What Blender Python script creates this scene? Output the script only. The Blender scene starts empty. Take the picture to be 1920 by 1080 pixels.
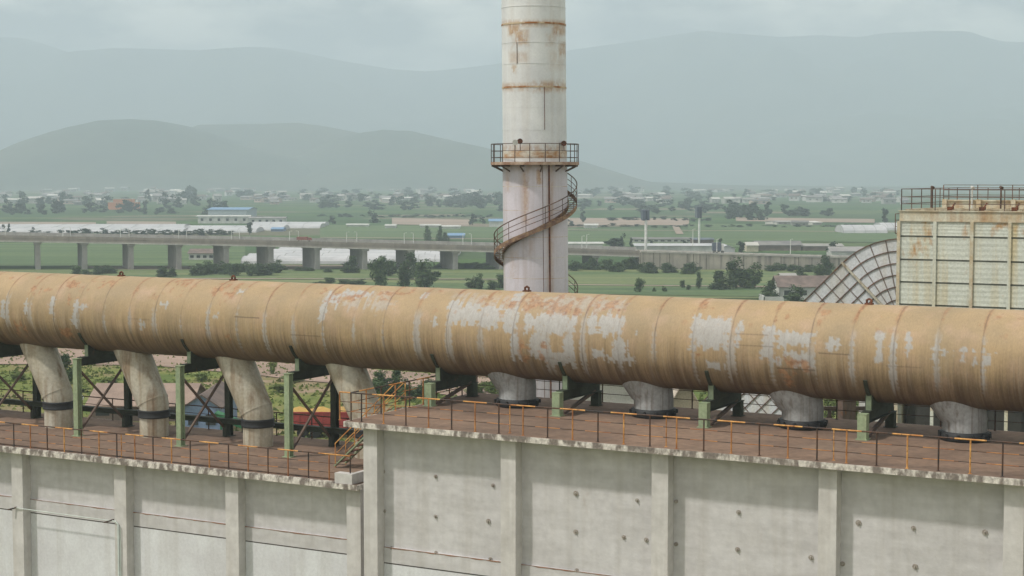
import bpy, math, random
import numpy as np
from mathutils import Vector, Matrix
random.seed(7)
S = bpy.context.scene
COL = S.collection
# ---------------------------------------------------------------- camera, sky, sun, exposure
F = 3150.0                                   # focal length in pixels of the 1920 px wide photograph
CAMZ = 32.0                                  # the camera stands 32 m above the valley floor
PITCH = math.atan(210 / F)
cam = bpy.data.cameras.new('camera'); camo = bpy.data.objects.new('camera', cam); COL.objects.link(camo)
cam.sensor_width = 36; cam.lens = 36 * F / 1920; cam.clip_start = 0.5; cam.clip_end = 40000
camo.location = (0, 0, CAMZ); camo.rotation_euler = (math.pi / 2 - PITCH, 0, 0)
S.camera = camo
SUN = Vector((-0.576, -0.214, 0.83)).normalized()
el = math.asin(SUN.z); az = math.atan2(SUN.x, SUN.y)
w = bpy.data.worlds.new('World'); S.world = w; w.use_nodes = True
nt = w.node_tree; nt.nodes.clear()
def N(t, ty, **kw):
    n = t.nodes.new(ty)
    for k, v in kw.items():
        if k in n.inputs: n.inputs[k].default_value = v
        else: setattr(n, k, v)
    return n
sky = N(nt, 'ShaderNodeTexSky', sky_type='NISHITA', sun_disc=False, sun_elevation=el, sun_rotation=az,
        air_density=1.5, dust_density=4.0, ozone_density=1.0)
tc = N(nt, 'ShaderNodeTexCoord'); mp = N(nt, 'ShaderNodeMapping'); mp.inputs['Scale'].default_value = (1, 1, 2.6)
nz = N(nt, 'ShaderNodeTexNoise', Scale=11.0, Detail=6.0, Roughness=0.52)
rp = N(nt, 'ShaderNodeValToRGB')
rp.color_ramp.elements[0].position = 0.42; rp.color_ramp.elements[0].color = (5.6, 5.9, 6.1, 1)
rp.color_ramp.elements[1].position = 0.62; rp.color_ramp.elements[1].color = (20, 19.4, 17.2, 1)
mx = N(nt, 'ShaderNodeMix', data_type='RGBA'); mx.inputs[0].default_value = 0.82
bg = N(nt, 'ShaderNodeBackground', Strength=0.092); wo = N(nt, 'ShaderNodeOutputWorld')
L = nt.links.new
L(tc.outputs['Generated'], mp.inputs[0]); L(mp.outputs[0], nz.inputs['Vector']); L(nz.outputs[0], rp.inputs[0])
L(sky.outputs[0], mx.inputs[6]); L(rp.outputs[0], mx.inputs[7]); L(mx.outputs[2], bg.inputs[0]); L(bg.outputs[0], wo.inputs[0])
sl = bpy.data.lights.new('sun', 'SUN'); sl.energy = 3.3; sl.angle = math.radians(3.0); sl.color = (1, 0.95, 0.88)
so = bpy.data.objects.new('sun', sl); COL.objects.link(so)
so.rotation_euler = SUN.to_track_quat('Z', 'Y').to_euler(); so.location = (0, 0, 120)
S.view_settings.view_transform = 'Standard'; S.view_settings.look = 'None'
S.view_settings.exposure = -0.07; S.view_settings.gamma = 1.0
HAZE_DENSITY = 0.00030

# ---------------------------------------------------------------- projection helpers (z is measured from the camera height)
CT, ST = math.cos(PITCH), math.sin(PITCH)
def ray(px, py):
    xc, yc = px - 960, 540 - py
    return Vector((xc, yc * ST + F * CT, yc * CT - F * ST))
def at(px, py, Y):
    d = ray(px, py); return d * (Y / d.y)
def atz(px, py, z):
    d = ray(px, py); return d * (z / d.z)
def zat(py, Y): return at(960, py, Y).z
ANG = math.atan2(-0.4854, 0.8743)            # the plant's long axis runs towards the lower right
U = Vector((math.cos(ANG), math.sin(ANG), 0)); V = Vector((-math.sin(ANG), math.cos(ANG), 0))
def W(u, v, z): return U * u + V * v + Vector((0, 0, z))
def onv(px, v, py=540):                      # u of the point of plane v seen at column px
    d = ray(px, py); k = v / d.dot(V); return d.dot(U) * k
def plant(p): return Vector((p.dot(U), p.dot(V), p.z))
GF, GP = -24.0, -32.0                        # factory ground, valley floor

# ---------------------------------------------------------------- mesh builder
BASE = {}
class MB:
    def __init__(s): s.v = []; s.f = []; s.m = []; s.cur = 0; s.sm = []
    def add(s, vs, fs, smooth=False):
        o = len(s.v); s.v += [tuple(p) for p in vs]
        for f in fs: s.f.append([o + i for i in f]); s.m.append(s.cur); s.sm.append(smooth)
        return s
    def box(s, x0, x1, y0, y1, z0, z1):
        vs = [(x, y, z) for x in (x0, x1) for y in (y0, y1) for z in (z0, z1)]
        return s.add(vs, [(0, 1, 3, 2), (4, 6, 7, 5), (0, 4, 5, 1), (2, 3, 7, 6), (0, 2, 6, 4), (1, 5, 7, 3)])
    def bar(s, a, b, w, h=None, up=(0, 0, 1)):
        a, b = Vector(a), Vector(b); h = h or w; d = (b - a).normalized()
        x = d.cross(Vector(up)); x = x.normalized() if x.length > 1e-4 else Vector((1, 0, 0)); y = x.cross(d)
        vs = [p + x * (i * w / 2) + y * (j * h / 2) for p in (a, b) for i, j in ((-1, -1), (1, -1), (1, 1), (-1, 1))]
        return s.add(vs, [(0, 1, 2, 3), (7, 6, 5, 4), (0, 4, 5, 1), (1, 5, 6, 2), (2, 6, 7, 3), (3, 7, 4, 0)])
    def sweep(s, pts, rad, n=12, cap=True, closed=False, smooth=True):
        pts = [Vector(p) for p in pts]; k = len(pts)
        if not hasattr(rad, '__len__'): rad = [rad] * k
        t = []
        for i in range(k):
            a = pts[i - 1] if (i or closed) else pts[0]; b = pts[(i + 1) % k] if (i < k - 1 or closed) else pts[-1]
            t.append((b - a).normalized())
        x = t[0].orthogonal().normalized(); vs = []
        for i in range(k):
            x = (x - t[i] * x.dot(t[i])).normalized(); y = t[i].cross(x)
            for j in range(n):
                q = 2 * math.pi * j / n; vs.append(pts[i] + (x * math.cos(q) + y * math.sin(q)) * rad[i])
        fs = [(i * n + j, i * n + (j + 1) % n, ((i + 1) % k) * n + (j + 1) % n, ((i + 1) % k) * n + j)
              for i in range(k if closed else k - 1) for j in range(n)]
        s.add(vs, fs, smooth)
        if cap and not closed: s.add(vs[:n], [list(range(n))[::-1]]); s.add(vs[-n:], [list(range(n))])
        return s
    def tube(s, a, b, r, n=6): return s.sweep([a, b], r, n)
    def prism(s, poly, axis, a, b):          # poly in the two other axes
        def P(p, q):
            r = list(p); r.insert(axis, q); return tuple(r)
        n = len(poly); vs = [P(p, a) for p in poly] + [P(p, b) for p in poly]
        return s.add(vs, [list(range(n))[::-1], list(range(n, 2 * n))] + [(i, (i + 1) % n, n + (i + 1) % n, n + i) for i in range(n)])
    def mesh(s, name, mats, o=(0, 0, 0), fix=True):
        me = bpy.data.meshes.new(name); o = Vector(o)
        me.from_pydata([tuple(Vector(p) - o) for p in s.v], [], s.f)
        for m in (mats if isinstance(mats, (list, tuple)) else [mats]): me.materials.append(m)
        me.polygons.foreach_set('material_index', s.m); me.polygons.foreach_set('use_smooth', s.sm)
        if fix:
            import bmesh
            b = bmesh.new(); b.from_mesh(me); bmesh.ops.recalc_face_normals(b, faces=b.faces); b.to_mesh(me); b.free()
        me.update(); return me
def tag(o, label=None, cat=None, group=None, kind=None):
    for k, v in (('label', label), ('category', cat), ('group', group), ('kind', kind)):
        if v: o[k] = v
    return o
def place(o, base, plantf=True):
    p = W(*base) if plantf else Vector(base)
    o.location = (p.x, p.y, p.z + CAMZ)
    if plantf: o.rotation_euler = (0, 0, ANG)
    BASE[o.name] = Vector(base)
def thing(name, label, cat, base, group=None, plantf=True):
    o = bpy.data.objects.new(name, None); COL.objects.link(o); o.empty_display_size = 0.3
    place(o, base, plantf); return tag(o, label, cat, group)
def part(name, mb, mats, parent, label=None, fix=True):
    o = bpy.data.objects.new(name, mb.mesh(name, mats, BASE[parent.name], fix)); COL.objects.link(o)
    o.parent = parent; BASE[o.name] = BASE[parent.name]
    if label: o['label'] = label
    return o
def solo(name, mb, mats, label, cat, base=(0, 0, 0), group=None, kind=None, plantf=True, fix=True):
    o = bpy.data.objects.new(name, mb.mesh(name, mats, base, fix)); COL.objects.link(o)
    place(o, base, plantf); return tag(o, label, cat, group, kind)
def copy_tree(o, parent=None):
    c = o.copy(); COL.objects.link(c)
    if parent: c.parent = parent
    BASE[c.name] = BASE.get(o.name, Vector((0, 0, 0)))
    for ch in [x for x in KIDS.get(o.name, [])]: copy_tree(ch, c)
    return c
KIDS = {}
ORD = ['first', 'second', 'third', 'fourth', 'fifth', 'sixth', 'seventh', 'eighth', 'ninth', 'tenth', 'eleventh', 'twelfth', 'thirteenth', 'fourteenth', 'fifteenth', 'sixteenth', 'seventeenth', 'eighteenth', 'nineteenth', 'twentieth']

# ---------------------------------------------------------------- materials
def M(name, a, b=None, sc=1.2, rough=0.85, streak=None, rust=None, bump=0.0, bsc=12, fine=0.18, fsc=9, metal=0.0, rnd=0.0, attr=False, stretch=(1, 1, 1), lo=.38, hi=.62):
    m = bpy.data.materials.new(name); m.use_nodes = True; t = m.node_tree; t.nodes.clear(); L = t.links.new
    g = N(t, 'ShaderNodeNewGeometry'); out = N(t, 'ShaderNodeOutputMaterial'); p = N(t, 'ShaderNodeBsdfPrincipled', Roughness=rough, Metallic=metal)
    L(p.outputs[0], out.inputs[0]); p.inputs['Specular IOR Level'].default_value = 0.3
    def noise(scale, det, st=(1, 1, 1), ro=0.55):
        mp = N(t, 'ShaderNodeMapping'); mp.inputs['Scale'].default_value = st; L(g.outputs['Position'], mp.inputs[0])
        n = N(t, 'ShaderNodeTexNoise', Scale=scale, Detail=det, Roughness=ro); L(mp.outputs[0], n.inputs['Vector']); return n.outputs[0]
    def rng(s, lo, hi, a=0.0, b=1.0):
        r = N(t, 'ShaderNodeMapRange'); r.inputs[1].default_value = lo; r.inputs[2].default_value = hi; r.inputs[3].default_value = a; r.inputs[4].default_value = b; L(s, r.inputs[0]); return r.outputs[0]
    def mix(f, c1, c2, mode='MIX'):
        x = N(t, 'ShaderNodeMix', data_type='RGBA', blend_type=mode)
        if hasattr(f, 'node'): L(f, x.inputs[0])
        else: x.inputs[0].default_value = f
        for i, c in ((6, c1), (7, c2)):
            if hasattr(c, 'node'): L(c, x.inputs[i])
            else: x.inputs[i].default_value = (*c, 1)
        return x.outputs[2]
    c = mix(rng(noise(sc, 7, stretch), lo, hi), a, b or tuple(0.8 * q for q in a))
    if streak:
        col, amt, fr = streak
        c = mix(rng(noise(fr, 5, (1, 1, 0.05)), 0.48, 0.72, 0, amt), c, col)
    if rust:
        col, thr, rs, amt = rust
        c = mix(rng(noise(rs, 9, (1, 1, 0.6), 0.65), thr, thr + 0.1, 0, amt), c, col)
    if attr:
        an = N(t, 'ShaderNodeAttribute', attribute_name='paint'); mm = N(t, 'ShaderNodeMath', operation='MULTIPLY'); L(an.outputs['Fac'], mm.inputs[0]); L(rng(noise(3.5, 7, (1, 1, .5), .65), .34, .52), mm.inputs[1])
        c = mix(mm.outputs[0], c, mix(rng(noise(5, 5), .4, .6), (.46, .30, .16), (.36, .19, .09)))
    if fine: 
        f = rng(noise(fsc, 6), 0.25, 0.75, 1 - fine, 1 + fine)
        x = N(t, 'ShaderNodeVectorMath', operation='SCALE'); L(c, x.inputs[0]); L(f, x.inputs['Scale']); c = x.outputs[0]
    if rnd:
        oi = N(t, 'ShaderNodeObjectInfo'); x = N(t, 'ShaderNodeVectorMath', operation='SCALE'); L(c, x.inputs[0]); L(rng(oi.outputs['Random'], 0, 1, 1 - rnd, 1 + rnd), x.inputs['Scale']); c = x.outputs[0]
    L(c, p.inputs['Base Color'])
    if bump:
        bn = N(t, 'ShaderNodeBump', Strength=1.0, Distance=bump); L(noise(bsc, 6), bn.inputs['Height']); L(bn.outputs[0], p.inputs['Normal'])
    return m
RUST = (0.20, 0.075, 0.025)
mConc = M('painted_concrete', (0.575, 0.56, 0.565), (0.50, 0.485, 0.485), sc=0.7, fine=.10, fsc=3, bump=.012, bsc=5, streak=((0.34, .31, .27), .28, 2.2), rust=((.36, .27, .21), .66, .9, .35), stretch=(.45, .45, 3.0))
mLineR = M('rust_seep_line', (.30, .15, .09), (.22, .14, .10), sc=3)
mLineD = M('dark_joint_line', (.10, .09, .085))
mPanel = M('pale_lower_panel', (.66, .67, .69), (.59, .59, .61), sc=.7, fine=.08, bump=.006, bsc=5, streak=((.36, .33, .28), .3, 1.5))
mPil = M('pilaster_concrete', (0.60, 0.58, 0.565), (0.51, 0.49, 0.475), sc=1.1, fine=.08, fsc=4, bump=.006, streak=((0.34, .30, .26), .3, 3))
mSlab = M('weathered_slab_edge', (0.60, 0.56, 0.51), (0.20, 0.17, 0.15), sc=3.2, fine=.35, fsc=11, stretch=(1, 1, .5), lo=.44, hi=.56)
mDeck = M('red_brown_roof_grit', (0.225, 0.148, 0.105), (0.145, 0.097, 0.072), sc=.3, fine=.22, fsc=4, rust=((.12, .085, .07), .57, .45, .7), streak=((.26, .19, .14), .4, .5), bump=.012)
mBlk = M('black_rail_paint', (0.035, 0.030, 0.030), (0.10, 0.05, 0.03), sc=3, rough=.6, rust=(RUST, .60, 4, .8))
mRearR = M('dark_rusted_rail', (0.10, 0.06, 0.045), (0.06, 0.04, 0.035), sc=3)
mYelR = M('rusted_yellow_rail_paint', (0.48, 0.22, 0.07), (0.26, 0.10, 0.045), sc=2.2, rough=.7)
mYel = M('faded_yellow_rail_paint', (0.68, 0.37, 0.12), (0.42, 0.17, 0.05), sc=3, rough=.6, rust=(RUST, .55, 5, .9))
mGreen = M('pale_green_steel_paint', (0.30, 0.37, 0.225), (0.24, 0.30, 0.19), sc=1.5, rough=.55, streak=((.22, .22, .14), .4, 6), rust=(RUST, .70, 3, .8))
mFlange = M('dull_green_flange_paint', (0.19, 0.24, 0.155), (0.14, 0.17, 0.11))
mDkGreen = M('shaded_green_steel', (0.050, 0.062, 0.045), (0.030, 0.034, 0.027), rough=.7, rust=(RUST, .64, 2, .6))  # green steel with the shade beneath the duct put into its colour
mBrace = M('brown_brace_steel', (0.14, 0.10, 0.075), (0.09, 0.06, 0.05), rough=.7)
mDuctG = M('grey_white_duct_paint', (0.50, 0.475, 0.40), (0.40, 0.355, 0.265), sc=.8, rough=.55, streak=((.20, .125, .07), .85, 3.0), rust=((.30, .17, .10), .66, 1.2, .6))
mDuctR = M('blue_grey_duct_paint', (0.38, 0.39, 0.395), (0.28, 0.285, 0.28), sc=.8, rough=.55, streak=((.15, .12, .10), .8, 6), rust=((.30, .17, .10), .68, 1.2, .6))
mCollar = M('black_rubber_collar', (0.03, 0.032, 0.035), rough=.6)
mRust = M('rusted_steel', (0.17, 0.06, 0.03), (0.08, 0.04, 0.03), sc=5)
mChimU = M('cream_chimney_paint', (0.70, 0.71, 0.71), (0.60, 0.61, 0.62), sc=.5, rough=.5, fine=.06, streak=((.42, .36, .29), .35, 1.4), rust=((.42, .26, .13), .66, .8, .8), attr=True)
mChimL = M('lilac_chimney_paint', (0.60, 0.56, 0.61), (0.52, 0.49, 0.53), sc=.5, rough=.5, fine=.06, streak=((.36, .28, .24), .6, 1.8), attr=True)
mRing = M('rusty_weld_band', (0.50, 0.40, 0.28), (0.30, 0.13, 0.05), sc=1.3, lo=.45, hi=.56)
mStain = M('rust_stained_paint', (0.60, 0.57, 0.50), (0.40, 0.22, 0.10), sc=.9, lo=.42, hi=.6, stretch=(1, 1, 2))
mStair = M('rusty_stair_steel', (0.30, 0.20, 0.12), (0.15, 0.09, 0.07), sc=3, rust=((.34, .19, .07), .6, 2, .8))
mTow = M('pale_green_cladding', (0.60, 0.62, 0.55), (0.53, 0.55, 0.49), sc=.5, rough=.55, streak=((.50, .36, .12), .75, 1.3), rust=((.42, .22, .07), .57, .7, .9))
mGird = M('rust_streaked_girder', (0.56, 0.54, 0.44), (0.47, 0.38, 0.25), sc=1.1, rough=.6, streak=((.34, .16, .06), .6, 2.2))
mElb = M('grey_blue_duct_panel', (0.60, 0.62, 0.65), (0.52, 0.54, 0.56), sc=.6, rough=.5, streak=((.42, .33, .18), .4, 1.2))
mRib = M('brown_rib_steel', (0.16, 0.11, 0.09), (0.10, 0.075, 0.065), rust=(RUST, .56, 3, .9))
mBlue = M('blue_sheet_metal', (0.20, 0.27, 0.42), (0.16, 0.22, 0.34), rough=.5)
mBlueR = M('bright_blue_roof', (0.17, 0.31, 0.50), rough=.5)
mWhite = M('white_wash_wall', (0.58, 0.58, 0.55), (0.44, 0.44, 0.42), sc=.3, streak=((.36, .33, .28), .3, .8))
mFilm = M('white_plastic_film', (0.52, 0.51, 0.52), (0.40, 0.40, 0.41), sc=.12, rough=.4, fine=.1, fsc=1)
mHoop = M('dull_film_seam', (.36, .36, .36))
mRoofB = M('brown_grey_roof', (0.20, 0.15, 0.13), (0.13, 0.10, 0.09), sc=.5, fine=.2)
mRoofT = M('dusty_sheet_roof', (0.32, 0.235, 0.19), (0.24, 0.175, 0.145), sc=.4)
mRoofG = M('grey_village_roof', (0.25, 0.24, 0.23), (0.17, 0.16, 0.16), sc=.2, rnd=.4)
mVill = M('pale_village_wall', (0.50, 0.48, 0.45), (0.38, 0.37, 0.34), sc=.1, rnd=.35)
mPink = M('pinkish_village_wall', (0.55, 0.42, 0.36), sc=.1, rnd=.2)
mOran = M('orange_village_wall', (0.62, 0.25, 0.12), sc=.1)
mGlass = M('dark_window', (0.04, 0.045, 0.05), rough=.3)
mVia = M('brown_grey_viaduct_concrete', (0.30, 0.26, 0.23), (0.24, 0.21, 0.19), sc=.25, streak=((.17, .15, .13), .6, .5))
mViaL = M('light_viaduct_concrete', (0.46, 0.44, 0.41), (0.36, 0.34, 0.32), sc=.3, streak=((.22, .2, .18), .5, .6))
mPier = M('pier_concrete', (0.36, 0.34, 0.33), (0.30, 0.28, 0.27), sc=.3)
mWall = M('stained_retaining_wall', (0.40, 0.36, 0.31), (0.30, 0.27, 0.24), sc=.2, streak=((.10, .09, .08), .95, .55))
mPole = M('white_pole_paint', (0.75, 0.75, 0.72), rough=.5, fine=.05)
mBoard = M('dark_billboard_sheet', (0.10, 0.12, 0.16), (0.07, 0.08, 0.12), sc=.3, rough=.5)
mAsph = M('asphalt', (0.09, 0.088, 0.085), sc=.2)
mRed = M('red_truck_paint', (0.36, 0.06, 0.06), (0.28, 0.05, 0.05), sc=.8, rough=.5)
mDull = M('faded_red_tarp', (.30, .12, .10))
mTyre = M('tyre_rubber', (0.02, 0.02, 0.02))
mSand = M('yellow_sand_load', (0.48, 0.30, 0.08), (0.38, 0.24, 0.08), sc=1)
mTarp = M('green_tarpaulin', (0.03, 0.17, 0.06), (0.02, 0.11, 0.05), sc=1, rough=.6)
mBark = M('tree_bark', (0.10, 0.08, 0.06), sc=2)
def leafm(name, a, b, s=.5): return M(name, a, b, sc=s, rough=.8, fine=.35, fsc=2.2, rnd=.22)
mLeaf = leafm('tree_leaves', (0.080, 0.125, 0.045), (0.028, 0.052, 0.022), .9)
mLeafL = leafm('light_leaves', (0.16, 0.20, 0.055), (0.09, 0.13, 0.035))
mLeafD = leafm('far_tree_leaves', (0.035, 0.06, 0.035), (0.022, 0.04, 0.025), .05)
mHill = M('wooded_hill', (0.045, 0.065, 0.04), (0.075, 0.085, 0.05), sc=.004, fine=.25, fsc=.03)
mSoil = M('bare_soil', (0.34, 0.255, 0.20), (0.25, 0.20, 0.16), sc=.03, fine=.12, fsc=.2, stretch=(.3, 1, 1))
mDirt = M('pinkish_dirt', (0.34, 0.24, 0.19), (0.24, 0.17, 0.13), sc=.15, fine=.15, fsc=1.5, stretch=(.4, 1, 1))
mCrop = M('green_crop', (0.110, 0.155, 0.055), (0.045, 0.09, 0.032), sc=.13, fine=.22, fsc=.5, stretch=(.05, 1, 1))
mCropY = M('yellow_green_meadow', (0.16, 0.18, 0.07), (0.07, 0.12, 0.04), sc=.07, fine=.25, fsc=.5, stretch=(.12, 1, 1))

# ground: field parcels
def ground_mat():
    m = bpy.data.materials.new('valley_ground'); m.use_nodes = True; t = m.node_tree; L = t.links.new
    p = t.nodes['Principled BSDF']; p.inputs['Roughness'].default_value = .95; p.inputs['Specular IOR Level'].default_value = .1
    g = N(t, 'ShaderNodeNewGeometry'); mp = N(t, 'ShaderNodeMapping'); mp.inputs['Scale'].default_value = (1 / 110, 1 / 60, 0); mp.inputs['Rotation'].default_value = (0, 0, .12)
    L(g.outputs['Position'], mp.inputs[0])
    vo = N(t, 'ShaderNodeTexVoronoi', distance='CHEBYCHEV', Scale=1.0); L(mp.outputs[0], vo.inputs['Vector'])
    sp = N(t, 'ShaderNodeSeparateColor'); L(vo.outputs['Color'], sp.inputs[0])
    cr = N(t, 'ShaderNodeValToRGB'); cr.color_ramp.interpolation = 'CONSTANT'; e = cr.color_ramp.elements
    cols = [(0, (.045, .085, .030)), (.22, (.065, .115, .035)), (.42, (.052, .10, .036)), (.58, (.085, .12, .045)), (.72, (.06, .095, .04)), (.86, (.13, .125, .08)), (.94, (.20, .165, .125))]
    e[0].color = (*cols[0][1], 1); e[1].position = cols[1][0]; e[1].color = (*cols[1][1], 1)
    for q, c in cols[2:]: k = e.new(q); k.color = (*c, 1)
    L(sp.outputs[0], cr.inputs[0])
    n1 = N(t, 'ShaderNodeTexNoise', Scale=.35, Detail=8.0); mp2 = N(t, 'ShaderNodeMapping'); mp2.inputs['Scale'].default_value = (.35, 1, 1); L(g.outputs['Position'], mp2.inputs[0]); L(mp2.outputs[0], n1.inputs['Vector'])
    r = N(t, 'ShaderNodeMapRange'); r.inputs[1].default_value = .3; r.inputs[2].default_value = .7; r.inputs[3].default_value = .6; r.inputs[4].default_value = 1.4; L(n1.outputs[0], r.inputs[0])
    x = N(t, 'ShaderNodeVectorMath', operation='SCALE'); L(cr.outputs[0], x.inputs[0]); L(r.outputs[0], x.inputs['Scale'])
    # factory land: scrubby grass with bare patches, nearer than 300 m
    n2 = N(t, 'ShaderNodeTexNoise', Scale=.09, Detail=8.0, Roughness=.6); L(g.outputs['Position'], n2.inputs['Vector'])
    c2 = N(t, 'ShaderNodeValToRGB'); e2 = c2.color_ramp.elements; e2[0].position = .36; e2[0].color = (.09, .13, .035, 1); e2[1].position = .66; e2[1].color = (.30, .22, .16, 1)
    k = e2.new(.50); k.color = (.17, .185, .055, 1); k = e2.new(.58); k.color = (.19, .16, .08, 1)
    L(n2.outputs[0], c2.inputs[0])
    sy = N(t, 'ShaderNodeSeparateXYZ'); L(g.outputs['Position'], sy.inputs[0])
    rr = N(t, 'ShaderNodeMapRange'); rr.inputs[1].default_value = 280; rr.inputs[2].default_value = 340; L(sy.outputs[1], rr.inputs[0])
    mm = N(t, 'ShaderNodeMix', data_type='RGBA'); L(rr.outputs[0], mm.inputs[0]); L(c2.outputs[0], mm.inputs[6]); L(x.outputs[0], mm.inputs[7])
    L(mm.outputs[2], p.inputs['Base Color']); return m
mGround = ground_mat()

# ---------------------------------------------------------------- ground and hills
def gz(X, Y):
    t = min(1, max(0, (Y - 250) / 110)); t = t * t * (3 - 2 * t); return GF + (GP - GF) * t
ys = list(np.r_[np.arange(-300, 240, 60), np.arange(240, 380, 10), np.arange(380, 1000, 60), np.arange(1000, 12000, 400)]); xs = list(np.linspace(-6000, 6000, 41))
mb = MB(); mb.add([(x, y, gz(x, y)) for y in ys for x in xs], [(j * 41 + i, j * 41 + i + 1, (j + 1) * 41 + i + 1, (j + 1) * 41 + i) for j in range(len(ys) - 1) for i in range(40)])
solo('ground', mb, mGround, None, None, kind='structure', plantf=False)

def vnoise(x, y, seed=0):
    xi = np.floor(x).astype(np.int64); yi = np.floor(y).astype(np.int64); fx = x - xi; fy = y - yi
    def h(a, b):
        n = (a * 374761393 + b * 668265263 + seed * 1442695041) & 0xffffffff
        n = ((n ^ (n >> 13)) * 1274126177) & 0xffffffff
        return ((n ^ (n >> 16)) & 0xffff) / 65535.0
    sx = fx * fx * (3 - 2 * fx); sy = fy * fy * (3 - 2 * fy)
    return (h(xi, yi) * (1 - sx) + h(xi + 1, yi) * sx) * (1 - sy) + (h(xi, yi + 1) * (1 - sx) + h(xi + 1, yi + 1) * sx) * sy
def fbm(x, y, seed=0, o=5):
    return sum(vnoise(x * 2 ** k, y * 2 ** k, seed + k) * .5 ** (k + 1) for k in range(o)) / (1 - .5 ** o)
def hill(name, crest, D, front, back, seed, label):
    cx = np.array([at(a, 330, D).x for a, b in crest]); ch = np.array([zat(b, D) for a, b in crest])
    X = np.linspace(cx[0] - 900, cx[-1] + 900, 260); Yv = np.linspace(D - front, D + back, 70)
    H = np.interp(X, cx, ch) - GP; H = np.maximum(H, 0) * np.clip((X - X[0]) / 800, 0, 1) * np.clip((X[-1] - X) / 800, 0, 1)
    gx, gy = np.meshgrid(X, Yv)
    t = np.where(gy < D, (gy - (D - front)) / front, 1 - (gy - D) / back); t = np.clip(t, 0, 1)
    prof = t * t * (3 - 2 * t)
    rel = fbm(gx / 420, gy / 600, seed) - .5
    Z = GP - 1 + H[None, :] * np.minimum(1.0, prof * (1 + rel * 1.6 * (1 - prof ** 3))) + (fbm(gx / 130, gy / 130, seed + 9) - .5) * 14 * np.minimum(1, H[None, :] / 60) * prof * (gy < D + 1)
    top = (H[None, :] + GP) * gy / D; Z = np.where((top > 20) & (gy < D), np.minimum(Z, top), Z)
    mb = MB(); nx = len(X); mb.add(np.stack([gx, gy, Z], -1).reshape(-1, 3).tolist(), [(j * nx + i, j * nx + i + 1, (j + 1) * nx + i + 1, (j + 1) * nx + i) for j in range(69) for i in range(nx - 1)], True)
    solo(name, mb, mHill, None, None, kind='structure', plantf=False, fix=False)
hill('hills', [(-300, 150), (-120, 95), (0, 70), (45, 70), (80, 80), (150, 103), (180, 105), (250, 90), (330, 93), (420, 95), (500, 88), (540, 92), (580, 100), (650, 115), (740, 130), (800, 134), (850, 130), (930, 120), (1080, 92), (1180, 78), (1280, 62), (1310, 58), (1350, 62), (1450, 70), (1520, 66), (1600, 70), (1650, 62), (1740, 58), (1800, 62), (1870, 78), (1960, 80), (2200, 120)], 8900, 2600, 2400, 3, None)
hill('hills', [(-260, 330), (-100, 320), (0, 302), (60, 272), (130, 243), (200, 226), (250, 223), (300, 226), (350, 236), (400, 252), (440, 268), (500, 285), (560, 300), (640, 334)], 4200, 560, 1200, 21, None)
hill('hills', [(200, 340), (330, 250), (380, 234), (430, 232), (500, 232), (560, 230), (610, 236), (680, 250), (760, 270), (900, 330)], 4800, 800, 1200, 33, None)
hill('hills', [(430, 336), (520, 305), (580, 280), (630, 260), (680, 247), (720, 243), (770, 246), (800, 252), (880, 270), (950, 286), (1040, 296), (1090, 304), (1150, 322), (1210, 338), (1260, 346)], 4350, 600, 1200, 45, None)
hill('hills', [(1300, 330), (1390, 262), (1450, 248), (1540, 225), (1620, 212), (1690, 214), (1760, 226), (1840, 222), (1920, 240), (2100, 260), (2300, 320)], 7000, 1300, 1300, 57, None)

def sheet(name, pts, mat, z, dz=.15):        # a flat outline on the ground given by its corners in the view
    mb = MB(); P = [atz(x, y, z) for x, y in pts]; mb.add([(p.x, p.y, z + dz) for p in P], [list(range(len(P)))])
    solo(name, mb, mat, None, None, kind='structure', plantf=False, fix=False)
def quadsheet(name, x0, x1, y0, y1, mat, sk=0, dz=.15):
    sheet(name, [(x0, y1), (x1, y1 + sk), (x1, y0 + sk), (x0, y0)], mat, GP, dz)
quadsheet('field', -300, 2200, 506, 560, mCropY, dz=.12)
quadsheet('field', -400, 1000, 524, 556, mCrop, 14, dz=.2)
quadsheet('field', 1060, 1460, 536, 552, mCrop, 6, dz=.25)
quadsheet('field', -300, 460, 456, 500, mCrop, dz=.2)
quadsheet('field', 600, 950, 422, 448, mCrop, 4)
quadsheet('field', 1060, 1440, 428, 462, mCrop, 2)
quadsheet('field', 1290, 1760, 420, 452, mCrop, 4, dz=.3)
quadsheet('dirt_patch', 735, 880, 409, 421, mSoil, 3, dz=.2)
quadsheet('dirt_patch', 1062, 1292, 409, 422, mSoil, 1, dz=.2)
quadsheet('dirt_patch', 1380, 1640, 408, 415, mSoil, 3, dz=.2)
quadsheet('dirt_patch', -60, 180, 416, 421, mSoil, 1, dz=.2)
quadsheet('dirt_patch', 200, 330, 415, 420, mSoil, 1, dz=.2)
sheet('dirt_road', [(1268, 440), (1282, 440), (1272, 424), (1260, 424)], mSoil, GP, .4)
def factsheet(name, pts, mat, dz=.1):
    sheet(name, pts, mat, GF, dz)
factsheet('dirt_road', [(-300, 684), (60, 684), (280, 686), (480, 704), (560, 714), (700, 726), (1000, 760), (1000, 715), (700, 694), (620, 676), (480, 668), (250, 656), (-300, 650)], mDirt)
quadsheet('dirt_track', 1062, 1470, 534.6, 536, mSoil, 4, dz=.3); quadsheet('dirt_track', -300, 945, 521.5, 522.8, mSoil, 3, dz=.3); quadsheet('dirt_track', 600, 950, 446, 446.8, mSoil, 3, dz=.4); quadsheet('dirt_track', 1060, 1760, 432, 432.8, mSoil, 4, dz=.5)
factsheet('dirt_patch', [(820, 765), (1300, 800), (1300, 740), (930, 722)], mDirt, .15)

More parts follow.
